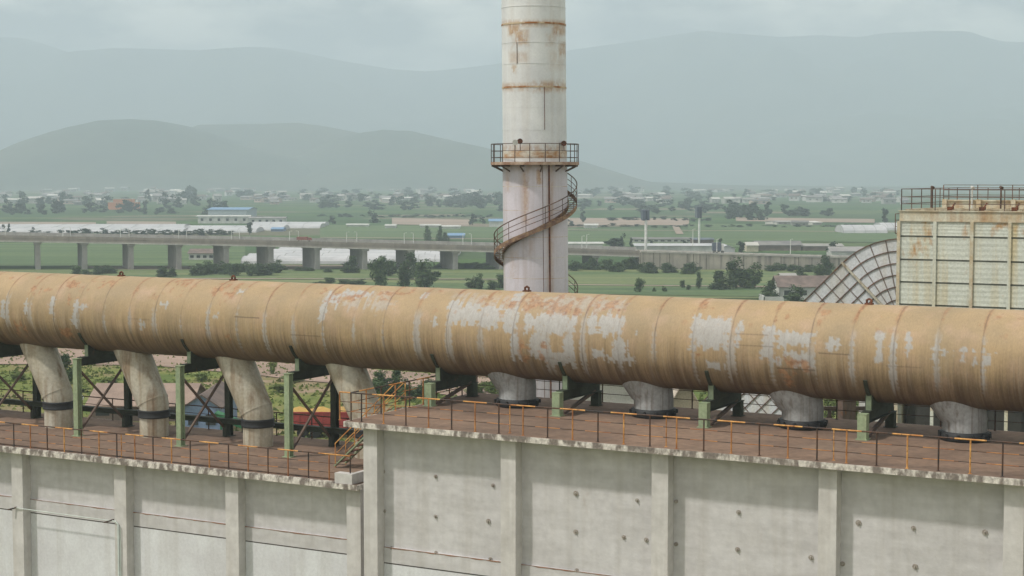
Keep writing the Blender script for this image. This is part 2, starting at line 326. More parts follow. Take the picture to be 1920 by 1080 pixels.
# ---------------------------------------------------------------- big tan gas duct
VC, ZC, R = 59.45, -6.42, 1.77
us = np.r_[np.arange(-84, -64, .5), np.arange(-64, -7.5, .05), np.arange(-7.5, 3, .5)]
NA = 240; aa = np.arange(NA) * 2 * np.pi / NA          # 0 = crown, pi/2 = side facing the camera
gu, ga = np.meshgrid(us, aa, indexing='ij')
def pix_ua(px, py):
    d = ray(px, py); du, dv, dz = d.dot(U), d.dot(V), d.z
    A = dv * dv + dz * dz; B = -2 * (dv * VC + dz * ZC); C = VC * VC + ZC * ZC - R * R
    D = B * B - 4 * A * C
    k = (-B - math.sqrt(D)) / (2 * A) if D > 0 else -B / (2 * A)
    return du * k, math.atan2(-(dv * k - VC), dz * k - ZC)
grey = np.zeros(gu.shape); rustm = np.zeros(gu.shape); line = np.zeros(gu.shape)
jag1 = (fbm(gu * 5, ga * 3, 5) - .5); jag2 = (fbm(gu * 2.2, ga * 14, 8) - .5)
jag3 = fbm(gu * 14, ga * 24, 15) - .5
# jagged edges made of brush-width steps
stepu = vnoise(np.floor(gu / .13) * 3.7, np.zeros(gu.shape), 3) - .5; stepa = vnoise(np.zeros(gu.shape), np.floor(ga / .05) * 3.3, 4) - .5
def patch(arr, x0, y0, x1, y1, amt=1.0, jag=1.0, soft=.045):
    xm, ym = (x0 + x1) / 2, (y0 + y1) / 2
    ul, _ = pix_ua(x0, ym); ur, _ = pix_ua(x1, ym); _, at_ = pix_ua(xm, y0); _, ab = pix_ua(xm, y1)
    du = (np.minimum(gu - ul, ur - gu) + stepa * .14 * jag + jag1 * .25 * jag + jag3 * .12) / soft
    da = (np.minimum(ga - at_, ab - ga) * R + stepu * .38 * jag + jag2 * .3 * jag + jag3 * .12) / soft
    np.maximum(arr, np.clip(np.minimum(du, da), 0, 1) * amt, out=arr)
z7 = lambda l: [(760 + a / 3, 520 + b / 3, 760 + c / 3, 520 + d / 3) for a, b, c, d in l]
z8 = lambda l: [(1280 + a / 3, 540 + b / 3, 1280 + c / 3, 540 + d / 3) for a, b, c, d in l]
z1 = lambda l: [(a / 4, 480 + b / 4, c / 4, 480 + d / 4) for a, b, c, d in l]
GREY = z7([(245, 150, 410, 262), (410, 155, 530, 292), (550, 172, 640, 298), (240, 130, 300, 180), (670, 205, 920, 312), (700, 300, 800, 460), (890, 215, 950, 470), (1030, 210, 1075, 310), (1085, 205, 1235, 330), (1165, 330, 1235, 470), (1050, 395, 1120, 462), (1140, 435, 1290, 490), (800, 430, 960, 490), (1220, 365, 1255, 385), (1290, 300, 1316, 318), (145, 225, 178, 270), (590, 300, 640, 460), (1600, 225, 1820, 405), (600, 90, 650, 160), (85, 85, 130, 130), (1700, 480, 1800, 520)]) + \
    z8([(290, 185, 332, 335), (440, 222, 525, 382), (525, 232, 735, 340), (490, 380, 560, 440), (620, 345, 740, 470), (560, 345, 640, 400), (805, 300, 850, 350), (858, 298, 890, 335), (1085, 250, 1130, 310), (1080, 335, 1130, 412), (1160, 285, 1205, 366), (1250, 265, 1290, 376), (1395, 330, 1435, 410), (1445, 345, 1530, 382), (1560, 328, 1600, 420), (1625, 365, 1660, 420), (1680, 375, 1745, 425)]) + \
    z1([(180, 325, 212, 430), (368, 305, 412, 430), (550, 345, 648, 425), (535, 445, 580, 515), (1048, 490, 1090, 545), (1590, 420, 1640, 475), (1200, 350, 1260, 390), (0, 330, 34, 460), (1780, 240, 1840, 300)]) + [(608, 548, 640, 575), (640, 545, 700, 560), (600, 575, 612, 600)]
for g_ in GREY: patch(grey, *g_)
for g_ in [(640, 560, 745, 580), (860, 562, 985, 580), (1000, 560, 1180, 585)]: patch(grey, *g_, .55, 1.6, .15)
for g_ in z7([(650, 105, 1250, 190)]) + [(600, 544, 745, 566), (840, 552, 975, 566)]: patch(grey, *g_, .45, 1.6, .3)
# weld seams, each with its own run of touch-up primer and rust near the crown
rnd = random.Random(4)
k = 0; useam = -32.0 - 1.525 * 30; SEAMS = []
while useam < 2:
    cen = useam + .012 * np.sin(ga * 3 + k); d = np.abs(gu - cen)
    big = (k % 2 == 0)
    line = np.maximum(line, np.clip(1 - d / .035, 0, 1) * (.9 if big else .6) * (.5 + .5 * fbm(ga * 6, gu * 0, 70 + k)))
    a0 = math.radians(rnd.uniform(52, 66)); a1 = math.radians(rnd.uniform(108, 138)); wd = rnd.choice([.06, .10, .14, .17]); off = rnd.uniform(-.05, .1)
    if useam < -38: wd *= .8; a0 += .12
    edge = (wd - np.abs(gu - useam - off) + stepa * .10) / .03
    ed2 = (np.minimum(ga - a0, a1 - ga) + stepu * .4) / .3
    grey = np.maximum(grey, np.clip(np.minimum(edge, ed2), 0, 1) * rnd.uniform(.55, .9))
    r0 = rnd.uniform(30, 62)
    rustm = np.maximum(rustm, np.clip((.10 - d + jag1 * .15) / .05, 0, 1) * np.clip((math.radians(r0) - np.abs(ga)) / .2, 0, 1) * rnd.choice([.6, .8, 1.0]))
    SEAMS.append(useam); useam += 1.525; k += 1
rn = fbm(gu * 3.5, ga * 6, 31)
RUSTP = z1([(225, 205, 275, 300), (290, 240, 412, 262), (480, 190, 590, 240), (585, 240, 655, 335), (500, 300, 540, 370), (1310, 175, 1485, 215), (1600, 200, 1790, 300), (1640, 300, 1660, 380), (110, 500, 200, 590), (440, 535, 530, 600), (1690, 600, 1740, 640), (900, 165, 940, 200)]) + \
    z7([(680, 130, 790, 182), (780, 170, 960, 192), (860, 185, 1000, 205), (1090, 165, 1245, 202), (1630, 145, 1690, 212), (440, 130, 470, 165), (560, 140, 620, 175), (1790, 160, 1815, 200), (640, 380, 700, 460), (750, 360, 800, 470), (1640, 400, 1660, 480)]) + \
    z8([(60, 90, 130, 155), (170, 145, 190, 160), (515, 160, 540, 185), (540, 380, 720, 500), (560, 400, 620, 560)]) + [(690, 548, 735, 562), (610, 556, 640, 568), (640, 552, 680, 566)]
for g_ in RUSTP:
    t_ = np.zeros(gu.shape); patch(t_, *g_, 1.0, 1.2, .12); rustm = np.maximum(rustm, t_ * np.clip((rn - .36) / .12, 0, 1))
for g_ in z7([(650, 100, 1000, 195), (1050, 120, 1250, 205), (400, 110, 640, 150)]):
    t_ = np.zeros(gu.shape); patch(t_, *g_, 1.0, 1.2, .2); rustm = np.maximum(rustm, t_ * np.clip((fbm(gu * 5, ga * 9, 91) - .47) / .1, 0, .8))
rustm = np.maximum(rustm, np.clip((fbm(gu * 2.3, ga * 4, 77) - .70) / .05, 0, 1) * np.clip((1.15 - ga) / .3, 0, 1) * .8)
for x0, y0, x1 in [(300 / 3 + 1280, 540 + 318 / 3, 1280 + 510 / 3), (1380, 540 + 255 / 3, 1440), (1280 + 525 / 3, 540 + 450 / 3, 1280 + 740 / 3), (1280 + 765 / 3, 540 + 367 / 3, 1280 + 935 / 3), (1280 + 1140 / 3, 540 + 440 / 3, 1280 + 1340 / 3), (240, 598, 281), (440, 594, 486), (545, 628, 600), (960, 668, 1040), (1400, 718, 1450)]:
    ul, a_ = pix_ua(x0, y0); ur, _ = pix_ua(x1, y0 + (x1 - x0) * .05)
    ok = (gu > ul) & (gu < ur); line = np.maximum(line, ok * np.clip(1 - np.abs(ga - a_) * R / .03, 0, 1) * .9)
rr_ = R + np.where(np.abs(gu - np.round((gu + 32.0) / 1.525) * 1.525 + 32.0) < .03, .008, 0) + (fbm(gu * .7, ga * 1.5, 60) - .5) * .02
vx = np.stack([gu, -np.sin(ga) * rr_, np.cos(ga) * rr_], -1).reshape(-1, 3)
nu = len(us); ii = np.arange(nu - 1)[:, None] * NA; jj = np.arange(NA)[None, :]; jn = (jj + 1) % NA
fc = np.stack([ii + jj, ii + jn, ii + NA + jn, ii + NA + jj], -1).reshape(-1, 4)
duct = thing('gas_duct', 'huge tan steel gas duct with grey paint patches running across the plant roofs', 'gas duct', (-32, VC, ZC))
me = bpy.data.meshes.new('duct_shell'); me.vertices.add(len(vx)); me.vertices.foreach_set('co', (vx + np.array([32, 0, 0])).ravel())
me.loops.add(fc.size); me.loops.foreach_set('vertex_index', fc.ravel()); me.polygons.add(len(fc)); me.polygons.foreach_set('loop_start', np.arange(len(fc)) * 4)
me.polygons.foreach_set('use_smooth', np.ones(len(fc), bool)); me.update(calc_edges=True)
ca = me.color_attributes.new('paint', 'FLOAT_COLOR', 'POINT')
ca.data.foreach_set('color', np.stack([grey, rustm, line, np.ones(gu.shape)], -1).ravel().astype(np.float32))
def duct_mat():
    m = bpy.data.materials.new('tan_duct_paint'); m.use_nodes = True; t = m.node_tree; L = t.links.new; p = t.nodes['Principled BSDF']
    p.inputs['Specular IOR Level'].default_value = .3
    tc = N(t, 'ShaderNodeTexCoord'); at_ = N(t, 'ShaderNodeAttribute', attribute_name='paint'); sp = N(t, 'ShaderNodeSeparateColor'); L(at_.outputs['Color'], sp.inputs[0])
    so = N(t, 'ShaderNodeSeparateXYZ'); L(tc.outputs['Object'], so.inputs[0])
    def noise(sc, det, st, ro=.55):
        mp = N(t, 'ShaderNodeMapping'); mp.inputs['Scale'].default_value = st; L(tc.outputs['Object'], mp.inputs[0]); n = N(t, 'ShaderNodeTexNoise', Scale=sc, Detail=det, Roughness=ro); L(mp.outputs[0], n.inputs['Vector']); return n.outputs[0]
    def rng(s, lo, hi, a=0., b=1.):
        r = N(t, 'ShaderNodeMapRange'); 
        for i, q in enumerate((lo, hi, a, b)): r.inputs[i + 1].default_value = q
        L(s, r.inputs[0]); return r.outputs[0]
    def mul(a, b):
        x = N(t, 'ShaderNodeMath', operation='MULTIPLY'); L(a, x.inputs[0])
        if hasattr(b, 'node'): L(b, x.inputs[1])
        else: x.inputs[1].default_value = b
        return x.outputs[0]
    def mix(f, a, b):
        x = N(t, 'ShaderNodeMix', data_type='RGBA')
        L(f, x.inputs[0])
        for i, c in ((6, a), (7, b)):
            if hasattr(c, 'node'): L(c, x.inputs[i])
            else: x.inputs[i].default_value = (*c, 1)
        return x.outputs[2]
    c = mix(rng(noise(.5, 6, (1, 1, 1)), .35, .65), (.405, .29, .165), (.32, .24, .145))
    c = mix(rng(noise(1.1, 7, (1, 1, 1)), .5, .72, 0, .6), c, (.46, .315, .225))
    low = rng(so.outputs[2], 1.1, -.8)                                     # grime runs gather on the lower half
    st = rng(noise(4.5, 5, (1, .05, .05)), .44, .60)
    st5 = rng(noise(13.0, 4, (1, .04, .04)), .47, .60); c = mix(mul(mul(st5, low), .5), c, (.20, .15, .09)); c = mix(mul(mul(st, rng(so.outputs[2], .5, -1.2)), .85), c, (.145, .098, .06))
    st3 = rng(noise(9.0, 4, (1, .04, .04)), .5, .68)
    c = mix(mul(mul(st3, rng(so.outputs[2], .6, -1.2)), .35), c, (.55, .47, .36))
    c = mix(mul(rng(so.outputs[2], -.3, -1.7), .85), c, (.085, .06, .045))  # underside shade painted into the colour, together with brown dirt
    gm = mul(sp.outputs[0], rng(noise(3.5, 7, (1, 1, .6), .65), .30, .42, .35, 1))
    gc = mix(rng(noise(7, 5, (1, 1, .15)), .4, .7, 0, .5), (.40, .395, .39), (.30, .28, .25))
    c = mix(mul(gm, .88), c, gc)
    c = mix(mul(sp.outputs[1], .85), c, mix(rng(noise(6, 6, (1, 1, 1)), .35, .65), (.23, .115, .06), (.42, .235, .125)))
    spk = rng(noise(16, 4, (1, 1, .6), .7), .68, .73, 0, .6); c = mix(spk, c, (.25, .13, .07))
    c = mix(mul(sp.outputs[2], .8), c, (.09, .06, .045))
    f = rng(noise(20, 6, (1, .5, .5)), .25, .75, .88, 1.12); x = N(t, 'ShaderNodeVectorMath', operation='SCALE'); L(c, x.inputs[0]); L(f, x.inputs['Scale'])
    L(x.outputs[0], p.inputs['Base Color']); p.inputs['Roughness'].default_value = .62
    b = N(t, 'ShaderNodeBump', Strength=.6, Distance=.02); L(noise(5, 7, (1, .25, .25)), b.inputs['Height']); L(b.outputs[0], p.inputs['Normal']); return m
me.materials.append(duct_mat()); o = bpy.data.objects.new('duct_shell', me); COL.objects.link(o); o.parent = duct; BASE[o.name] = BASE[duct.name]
UBL = [-69.9, -63.9, -57.9, -51.95, -45.95, -39.95]; UBR = [-32.75, -26.7, -20.65, -14.65, -8.65]
ZL, ZR = -12.0, -9.33
for ub in UBL:
    mb = MB(); mb.sweep([(ub - 1.75, VC, -6.9), (ub - 1.35, VC, -7.95), (ub - .70, VC, -9.2), (ub - .08, VC, -10.4), (ub, VC, -10.62), (ub, VC, -10.86)], [.82, .80, .76, .73, .69, .67], 28, cap=False)
    for q, (a, b) in enumerate((((ub - .70, -9.2), (ub - .66, -9.27)), ((ub - .10, -10.36), (ub - .07, -10.42)))): mb.sweep([(a[0], VC, a[1]), (b[0], VC, b[1])], .745, 28, cap=False)
    br = part('branch_duct', mb, mDuctG, duct)
    cb = MB(); cb.sweep([(ub, VC, -10.76), (ub, VC, -10.79), (ub, VC, -10.84), (ub, VC, -11.06), (ub, VC, -11.10), (ub, VC, -11.14)], [.69, .76, .735, .73, .76, .68], 28); part('rubber_collar', cb, mCollar, br)
    sb = MB(); sb.sweep([(ub, VC, -11.05), (ub, VC, ZL - .02)], .67, 28); part('lower_stub', sb, mDuctG, br)
for ub in UBR:
    mb = MB(); mb.sweep([(ub - .38, VC, -7.3), (ub - .25, VC, -7.9), (ub - .08, VC, -8.4), (ub, VC, -8.62), (ub, VC, -9.05)], [1.15, 1.02, .83, .775, .77], 32, cap=False)
    br = part('branch_duct', mb, mDuctR, duct)
    cb = MB(); cb.sweep([(ub, VC, -9.0), (ub, VC, -9.02), (ub, VC, -9.28), (ub, VC, -9.345)], [.78, .87, .87, .80], 32)
    for q in range(12): cb.box(ub + .9 * math.cos(q * .5236) - .04, ub + .9 * math.cos(q * .5236) + .04, VC + .9 * math.sin(q * .5236) - .04, VC + .9 * math.sin(q * .5236) + .04, -9.2, -9.05)
    part('rubber_collar', cb, mCollar, br)
for px in (228, 438, 988, 1630):
    u_, a_ = pix_ua(px, 330 + (540 + px * .04 - 330) * 1.0); u_ = onv(px, VC, 545)
    mb = MB(); zt = ZC + R
    mb.box(u_ - .14, u_ + .14, VC - .12, VC + .12, zt - .05, zt + .05); mb.sweep([(u_ - .08, VC, zt + .05), (u_ - .09, VC, zt + .15), (u_, VC, zt + .2), (u_ + .09, VC, zt + .15), (u_ + .08, VC, zt + .05)], .045, 8)
    part('lifting_lug', mb, mRust, duct)

# ---------------------------------------------------------------- support frames under the duct
VF, VB = 57.7, 61.1
def support(k, us_, zd, label):
    t = thing('duct_support_frame', label, 'support frame', (us_, VC, zd), 'steel frames carrying the tan duct')
    zb0, zb1 = -8.78, -8.36
    def hpost(v):
        m = MB(); zt_ = zb1 - .06 if v < VC else zb0; m.box(us_ - .13, us_ + .13, v - .15, v - .125, zd, zt_); m.box(us_ - .13, us_ + .13, v + .125, v + .15, zd, zt_); m.box(us_ - .012, us_ + .012, v - .125, v + .125, zd, zt_)
        m.box(us_ - .22, us_ + .22, v - .22, v + .22, zd + .004, zd + .03); m.box(us_ - .17, us_ + .17, v - .18, v + .18, zt_ + .002, zt_ + .02)
        if zd > -10: m.box(us_ - .165, us_ + .165, v - .17, v + .17, zd + .02, zt_ - .003)
        else: m.box(us_ - .125, us_ - .11, v - .12, v + .12, zd + .03, zt_)
        return m
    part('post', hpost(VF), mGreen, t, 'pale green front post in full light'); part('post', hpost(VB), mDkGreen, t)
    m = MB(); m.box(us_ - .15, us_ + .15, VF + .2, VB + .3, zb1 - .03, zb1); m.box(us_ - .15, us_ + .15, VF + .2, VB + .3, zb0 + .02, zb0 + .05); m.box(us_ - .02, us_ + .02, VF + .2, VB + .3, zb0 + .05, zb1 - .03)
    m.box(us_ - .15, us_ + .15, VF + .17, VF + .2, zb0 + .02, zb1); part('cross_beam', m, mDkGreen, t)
    arc = [(VC + R * 1.006 * math.sin(q), ZC - R * 1.006 * math.cos(q)) for q in np.linspace(-.66, .66, 19)]
    poly = [(VC - 1.1, zb1)] + arc + [(VC + 1.1, zb1)]
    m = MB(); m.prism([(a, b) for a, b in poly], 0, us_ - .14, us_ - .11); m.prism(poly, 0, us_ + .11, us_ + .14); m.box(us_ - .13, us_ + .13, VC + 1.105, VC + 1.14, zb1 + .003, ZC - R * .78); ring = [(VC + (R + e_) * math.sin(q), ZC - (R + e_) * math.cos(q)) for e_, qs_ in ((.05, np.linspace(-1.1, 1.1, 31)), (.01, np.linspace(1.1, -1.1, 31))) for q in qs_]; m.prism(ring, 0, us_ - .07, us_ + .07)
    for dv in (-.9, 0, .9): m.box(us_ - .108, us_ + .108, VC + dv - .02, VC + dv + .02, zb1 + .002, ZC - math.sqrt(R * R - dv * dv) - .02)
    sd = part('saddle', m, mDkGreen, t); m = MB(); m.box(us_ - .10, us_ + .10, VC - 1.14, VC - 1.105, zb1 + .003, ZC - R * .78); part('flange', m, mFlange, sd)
    if zd < -10:
        m = MB(); m.bar((us_ - .06, VF + .12, zb0 - .1), (us_ - .06, VB - .1, zd + .25), .09, .09); m.bar((us_ + .06, VF + .1, zd + .25), (us_ + .06, VB - .15, zb0 - .1), .09, .09); part('cross_brace', m, mBrace, t)
    else:
        m = MB(); m.bar((us_, VF + .5, zd + .03), (us_, VB - .15, zb0 + .06), .12, .12); part('strut', m, mBrace, t)
    return t
LS = [-67, -60.95, -55.0, -48.9, -42.95]; RS = [-35.85, -30.0, -23.85, -17.8, -11.8, -5.8]
nm = ['leftmost, cut by the frame edge', 'second from left', 'third from left', 'rightmost on the lower roof']
for k, u_ in enumerate(LS): support(k, u_, ZL, 'green braced steel frame on the lower roof, ' + (['outside the left edge'] + nm)[k])
for k, u_ in enumerate(RS): support(k, u_, ZR, 'short green steel frame on the upper roof, ' + ['nearest its left end', 'second from left', 'third from left', 'fourth from left', 'near the right picture edge', 'beyond the right picture edge'][k])
mb = MB(); mb.box(-70, -37.6, 60.78, 60.92, -11.36, -11.18); mb.box(-70, -37.6, 60.7, 61.0, -11.18, -11.15); mb.box(-70, -37.6, 60.7, 61.0, -11.39, -11.36)
for u_ in LS: mb.box(u_ - .1, u_ + .1, 60.75, 60.95, ZL, -11.39)
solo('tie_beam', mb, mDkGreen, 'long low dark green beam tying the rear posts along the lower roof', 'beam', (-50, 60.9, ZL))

# ---------------------------------------------------------------- the two concrete buildings
def building(name, label, u0, u1, vf, vb, zt, over_l, over_r, pil, bands, th=.21, wall_off=.92, pil_off=.42):
    t = thing(name, label, 'building', ((u0 + u1) / 2, vf, GF)); vw = vf + wall_off
    # wall with slight bulges between pilasters
    m = MB(); nu_ = int((u1 - u0) / .5); nz_ = 18; uu = np.linspace(u0, u1, nu_ + 1); zz = np.linspace(zt - th - 9, zt - th, nz_ + 1)
    G = [(a, vw + .05 * (float(fbm(np.array([a * .23]), np.array([b * .3]), 5)[0]) - .5), b) for b in zz for a in uu]; n_ = nu_ + 1
    m.add(G, [(j * n_ + i, j * n_ + i + 1, (j + 1) * n_ + i + 1, (j + 1) * n_ + i) for j in range(nz_) for i in range(nu_)], True)
    m.box(u0, u1, vw + .06, vb - .3, GF, zt - th - .002); m.box(u0, u1, vw - .02, vw + .06, GF, zt - th - 8.99)
    wl = part('wall', m, mConc, t)
    m = MB(); m.box(u0 - over_l, u1 + over_r, vf, vb, zt - th, zt - .005); part('roof_slab', m, mSlab, t)
    m = MB(); m.box(u0 - over_l + .06, u1 + over_r - .06, vf + .05, vb - .05, zt - .02, zt); part('roof_covering', m, mDeck, t)
    for p0, p1 in pil:
        m = MB(); m.box(p0, p1, vf + pil_off, vw + .05, GF, zt - th - .003); part('pilaster', m, mPil, t)
    edges = [u0] + [x for p in pil for x in p] + [u1]
    for a, b in zip(edges[0::2], edges[1::2]):
        if b - a < .3: continue
        for i, (z0, z1, dv) in enumerate(bands):
            m = MB(); m.box(a + .01, b - .01, vw - dv, vw + .05, z0, z1); m.cur = 1
            if i == 0:
                n_ = 24; P = [(a + .01 + (b - a - .02) * k / n_, vw - dv - .012, z) for k in range(n_ + 1) for z in (z1 - .012 - .035 * random.random(), z1 + .004)]
                m.add(P, [(2 * k, 2 * k + 1, 2 * k + 3, 2 * k + 2) for k in range(n_)]); m.cur = 2
                m.box(a + .01, b - .01, vw - dv + .012, vw + .05, z0 - .05, z0 - .002)
            part('wall_beam', m, [mConc, mLineR, mLineD], t)
        m = MB(); m.box(a + .01, b - .01, vw - .055, vw + .05, zt - 8.8, bands[0][0] - .052); part('lower_panel', m, mPanel, t)
    return t, vw
pilL = [(onv(x, 54.02) , onv(x, 54.02) + .66) for x in (-230, 6, 202, 410, 640)]
uu0 = -37.42
pilL = [(uu0 - 6.02 * k - .0, uu0 - 6.02 * k + .66) for k in range(8)][::-1]
bl, vwL = building('lower_plant_building', 'long pale concrete building under the tan duct, lower roof on the left', -80, -36.75, 53.57, 62.4, ZL, 0, .12, pilL, [(-14.97, -14.38, .07), (-12.86, -12.215, .05)], pil_off=.42)
pilR = [(-35.85 + 6.02 * k, -35.85 + 6.02 * k + .62) for k in range(7)]
brt, vwR = building('upper_plant_building', 'pale concrete building with the higher roof at right, white stained slab edge', -35.86, 4, 52.46, 62.3, ZR, .62, 0, pilR, [(-14.80, -14.2, .07), (-10.02, -9.545, .05)])
m = MB(); m.box(-37.72, -36.9, 53.62, 54.0, ZL + .002, ZL + .4); m.box(-37.1, -36.9, 54.0, 56.2, ZL + .002, ZL + .4); part('corner_kerb', m, mPil, bl)
m = MB(); m.box(-80, -37.73, 53.60, 53.70, ZL - .001, ZL + .05); part('edge_kerb', m, mSlab, bl)
# cast-in anchor plates on the right building
for (x, y) in [(817, 893), (925, 910), (817, 968), (916, 977), (818, 1037), (920, 1048), (735, 1028), (1080, 925), (1195, 938), (1080, 997), (1170, 1007), (1212, 1012), (1082, 1070), (1385, 960), (1383, 1030), (1521, 1045), (1610, 980), (1713, 990), (1847, 998), (1716, 1062), (1580, 1057), (719, 884), (721, 958), (970, 985), (1268, 1020), (1268, 940)]:
    d = ray(x, y); kk = vwR / d.dot(V); u_, z_ = d.dot(U) * kk, d.z * kk
    m = MB(); r_ = random.uniform(.07, .10)
    m.sweep([(u_, vwR + .03, z_), (u_, vwR - .035, z_)], r_, 8); m.box(u_ - .02, u_ + .02, vwR - .09, vwR - .03, z_ - .03, z_ + .03)
    part('anchor_plate', m, mStainP if 'mStainP' in globals() else M('anchor_rust', (.40, .37, .33), (.24, .205, .18), sc=9), brt)
    mStainP = bpy.data.materials['anchor_rust']
# conduit on left building
c = thing('conduit_pipe', 'thin pale conduit pipe stepping down a pilaster of the left building', 'conduit', (-49.6, 53.9, -17))
q = plant(at(222, 978, 1)); kk = 53.95 / q.y; uq, zq = q.x * kk, q.z * kk
m = MB(); m.sweep([(uq - 6.1, 53.93, zq + .02), (uq - .8, 53.93, zq + .0), (uq - .15, 53.93, zq), (uq, 53.93, zq - .12), (uq, 53.93, -22)], [.02, .02, .035, .045, .045], 8); m.sweep([(uq + .11, 53.93, zq - .2), (uq + .11, 53.93, -22)], .02, 6); part('tube', m, M('galvanised_tube', (.62, .68, .64), rough=.4, fine=.05), c)
for du in (-6.0, -.35):
    m = MB(); m.bar((uq + du - .28, 53.75, zq - .06), (uq + du + .02, 53.98, zq + .03), .07, .05); m.bar((uq + du, 53.9, zq + .03), (uq + du, 54.05, zq + .03), .06); part('bracket', m, mBlk, c)

# ---------------------------------------------------------------- striped railings
def railing(label, a, b, z, n, kick=False, h=1.08, flip=0, rear=False):
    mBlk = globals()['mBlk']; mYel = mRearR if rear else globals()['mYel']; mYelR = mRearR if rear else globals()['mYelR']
    a, b = Vector((*a, z)), Vector((*b, z)); t = thing('guard_railing', label, 'railing', tuple((a + b) / 2), 'yellow and black striped roof railings')
    d = (b - a) / n; up = Vector((0, 0, 1))
    top = MB(); mid = MB()
    for i in range(n):
        p, q_ = a + d * i, a + d * (i + 1)
        top.cur = mid.cur = (i + flip) % 2
        sh = d * .5
        jj = random.uniform(-.012, .012)
        top.tube(p - sh * (i > 0) + up * h, q_ - sh * (i < n - 1) + up * (h + jj * 0), .027, 7)
        mid.cur = (i + flip + 1) % 2
        for hh in (.36, .72): mid.tube(p - sh * (i > 0) + up * hh, q_ - sh * (i < n - 1) + up * hh, .015, 6)
        if kick: mid.cur = 0; mid.box(min(p.x, q_.x), max(p.x, q_.x), p.y - .004, p.y + .004, z + .07, z + .12) if abs(d.y) < 1e-3 else None
    part('top_rail', top, [mBlk, mYel], t); part('lower_rails', mid, [mBlk, mYelR], t)
    for i in range(n + 1):
        p = a + d * i; m = MB(); lean = Vector((random.uniform(-.015, .015), random.uniform(-.01, .01), 0))
        m.tube(p, p + up * h + lean * .2, .028, 8); m.box(p.x - .05, p.x + .05, p.y - .05, p.y + .05, z + .001, z + .012)
        part('post', m, [random.choice([mYel, mYelR, mYelR]) if (i + flip) % 2 else mBlk], t)
    return t
u1 = onv(1879, 52.62, 870); u0 = u1 - 25
railing('yellow and black striped railing along the front edge of the upper roof', (u0 + 0.0, 52.68), (u0 + 34, 52.68), ZR, 34, flip=1)
railing('rusty striped railing across the left end of the upper roof', (-36.3, 52.72), (-36.3, 62.05), ZR, 9)
railing('dark striped railing behind the tan duct on the upper roof', (-36.2, 62.1), (-.2, 62.1), ZR, 18, rear=True)
railing('striped railing with toe bar along the front edge of the lower roof', (-77.1, 53.8), (-37.1, 53.8), ZL, 40, kick=True, flip=0)
railing('dark railing behind the tan duct along the rear of the lower roof', (-77, 62.2), (-37, 62.2), ZL, 20, rear=True)
# single odd poles standing behind the front railing
for k, (x, y) in enumerate([(1249, 838), (1563, 863), (956, 812), (228, 858)]):
    z_ = ZR if x > 600 else ZL; q = plant(atz(x, y, z_)); m = MB(); m.tube((q.x, q.y, z_), (q.x, q.y, z_ + 1.0), .02, 6); m.box(q.x - .05, q.x + .05, q.y - .05, q.y + .05, z_ + .001, z_ + .012)
    solo('thin_pole', m, mYel, ['thin pale pole behind the upper front railing, right of the middle', 'thin pale pole behind the upper front railing, farther right', 'thin rusty pole behind the upper front railing near the middle pilaster', 'thin pole behind the lower front railing at left'][k], 'pole', (q.x, q.y, z_))
# small steel stair between the roofs
st = thing('roof_stair', 'rusty steel stair climbing from the lower roof to the upper roof', 'stair', (-39.5, 56.9, ZL))
a, b = (-39.7, ZL), (-36.75, ZR)
for v_ in (56.5, 57.25):
    m = MB(); m.bar((a[0], v_, a[1] + .08), (b[0], v_, b[1]), .05, .2, up=(0, 1, 0)); part('stringer', m, mGreen, st)
m = MB()
for k in range(11):
    f = (k + .7) / 11.5; u_ = a[0] + (b[0] - a[0]) * f; z_ = a[1] + (b[1] - a[1]) * f + .1; m.box(u_ - .13, u_ + .13, 56.53, 57.22, z_ - .02, z_ + .01)
part('treads', m, mRust, st)
for v_ in (56.5, 57.25):
    m = MB(); m.tube((a[0], v_, a[1] + 1.0), (b[0], v_, b[1] + 1.0), .022); m.tube((a[0], v_, a[1] + .55), (b[0], v_, b[1] + .55), .014)
    for f in (0, .33, .66, 1): u_ = a[0] + (b[0] - a[0]) * f; z_ = a[1] + (b[1] - a[1]) * f; m.tube((u_, v_, z_), (u_, v_, z_ + 1), .022)
    part('handrail', m, mYel, st)
m = MB(); m.box(-37.9, -36.9, 58.6, 59.4, ZL, ZL + 1.2); m.prism([(-37.95, ZL + 1.2), (-36.85, ZL + 1.2), (-37.4, ZL + 1.5)], 1, 58.55, 59.45)
solo('control_cabinet', m, mWhite, 'small pale cabinet behind the roof stair', 'cabinet', (-37.4, 59, ZL))

# ---------------------------------------------------------------- chimney
CY = 98.0; cx = at(1004, 430, CY).x
ch = thing('chimney', 'tall round steel chimney with spiral stair and railed platform', 'chimney', (cx, CY, GF), plantf=False)
zp = zat(308, CY - 2)
RL = 60.5 / F * CY; RU = 59.8 / F * CY
def ringed(z0, z1, r0, r1, n=128, step=.12):
    m = MB(); k = max(2, int((z1 - z0) / step)); zz = np.linspace(z0, z1, k + 1)
    m.sweep([(cx - .0 + (zp - z) * .0, CY, z) for z in zz], [r0 + (r1 - r0) * (z - z0) / (z1 - z0) for z in zz], n); return m
LEAN = .010
def lean(mb):                                  # the shaft stands very slightly out of plumb in the photograph
    mb.v = [(x - LEAN * (z - zat(430, CY)), y, z) for x, y, z in mb.v]; return mb
part('lower_shaft', lean(ringed(GF, zp, RL * 1.01, RL)), mChimL, ch); part('upper_shaft', lean(ringed(zp + .002, 34, RU, RU * .975)), mChimU, ch)
for py, r in ((42, RU), (162, RU), (-90, RU)):
    z_ = zat(py, CY - 1.9); part('weld_band', lean(ringed(z_ - .05, z_ + .05, r + .012, r + .012, step=.05)), mRing, ch)
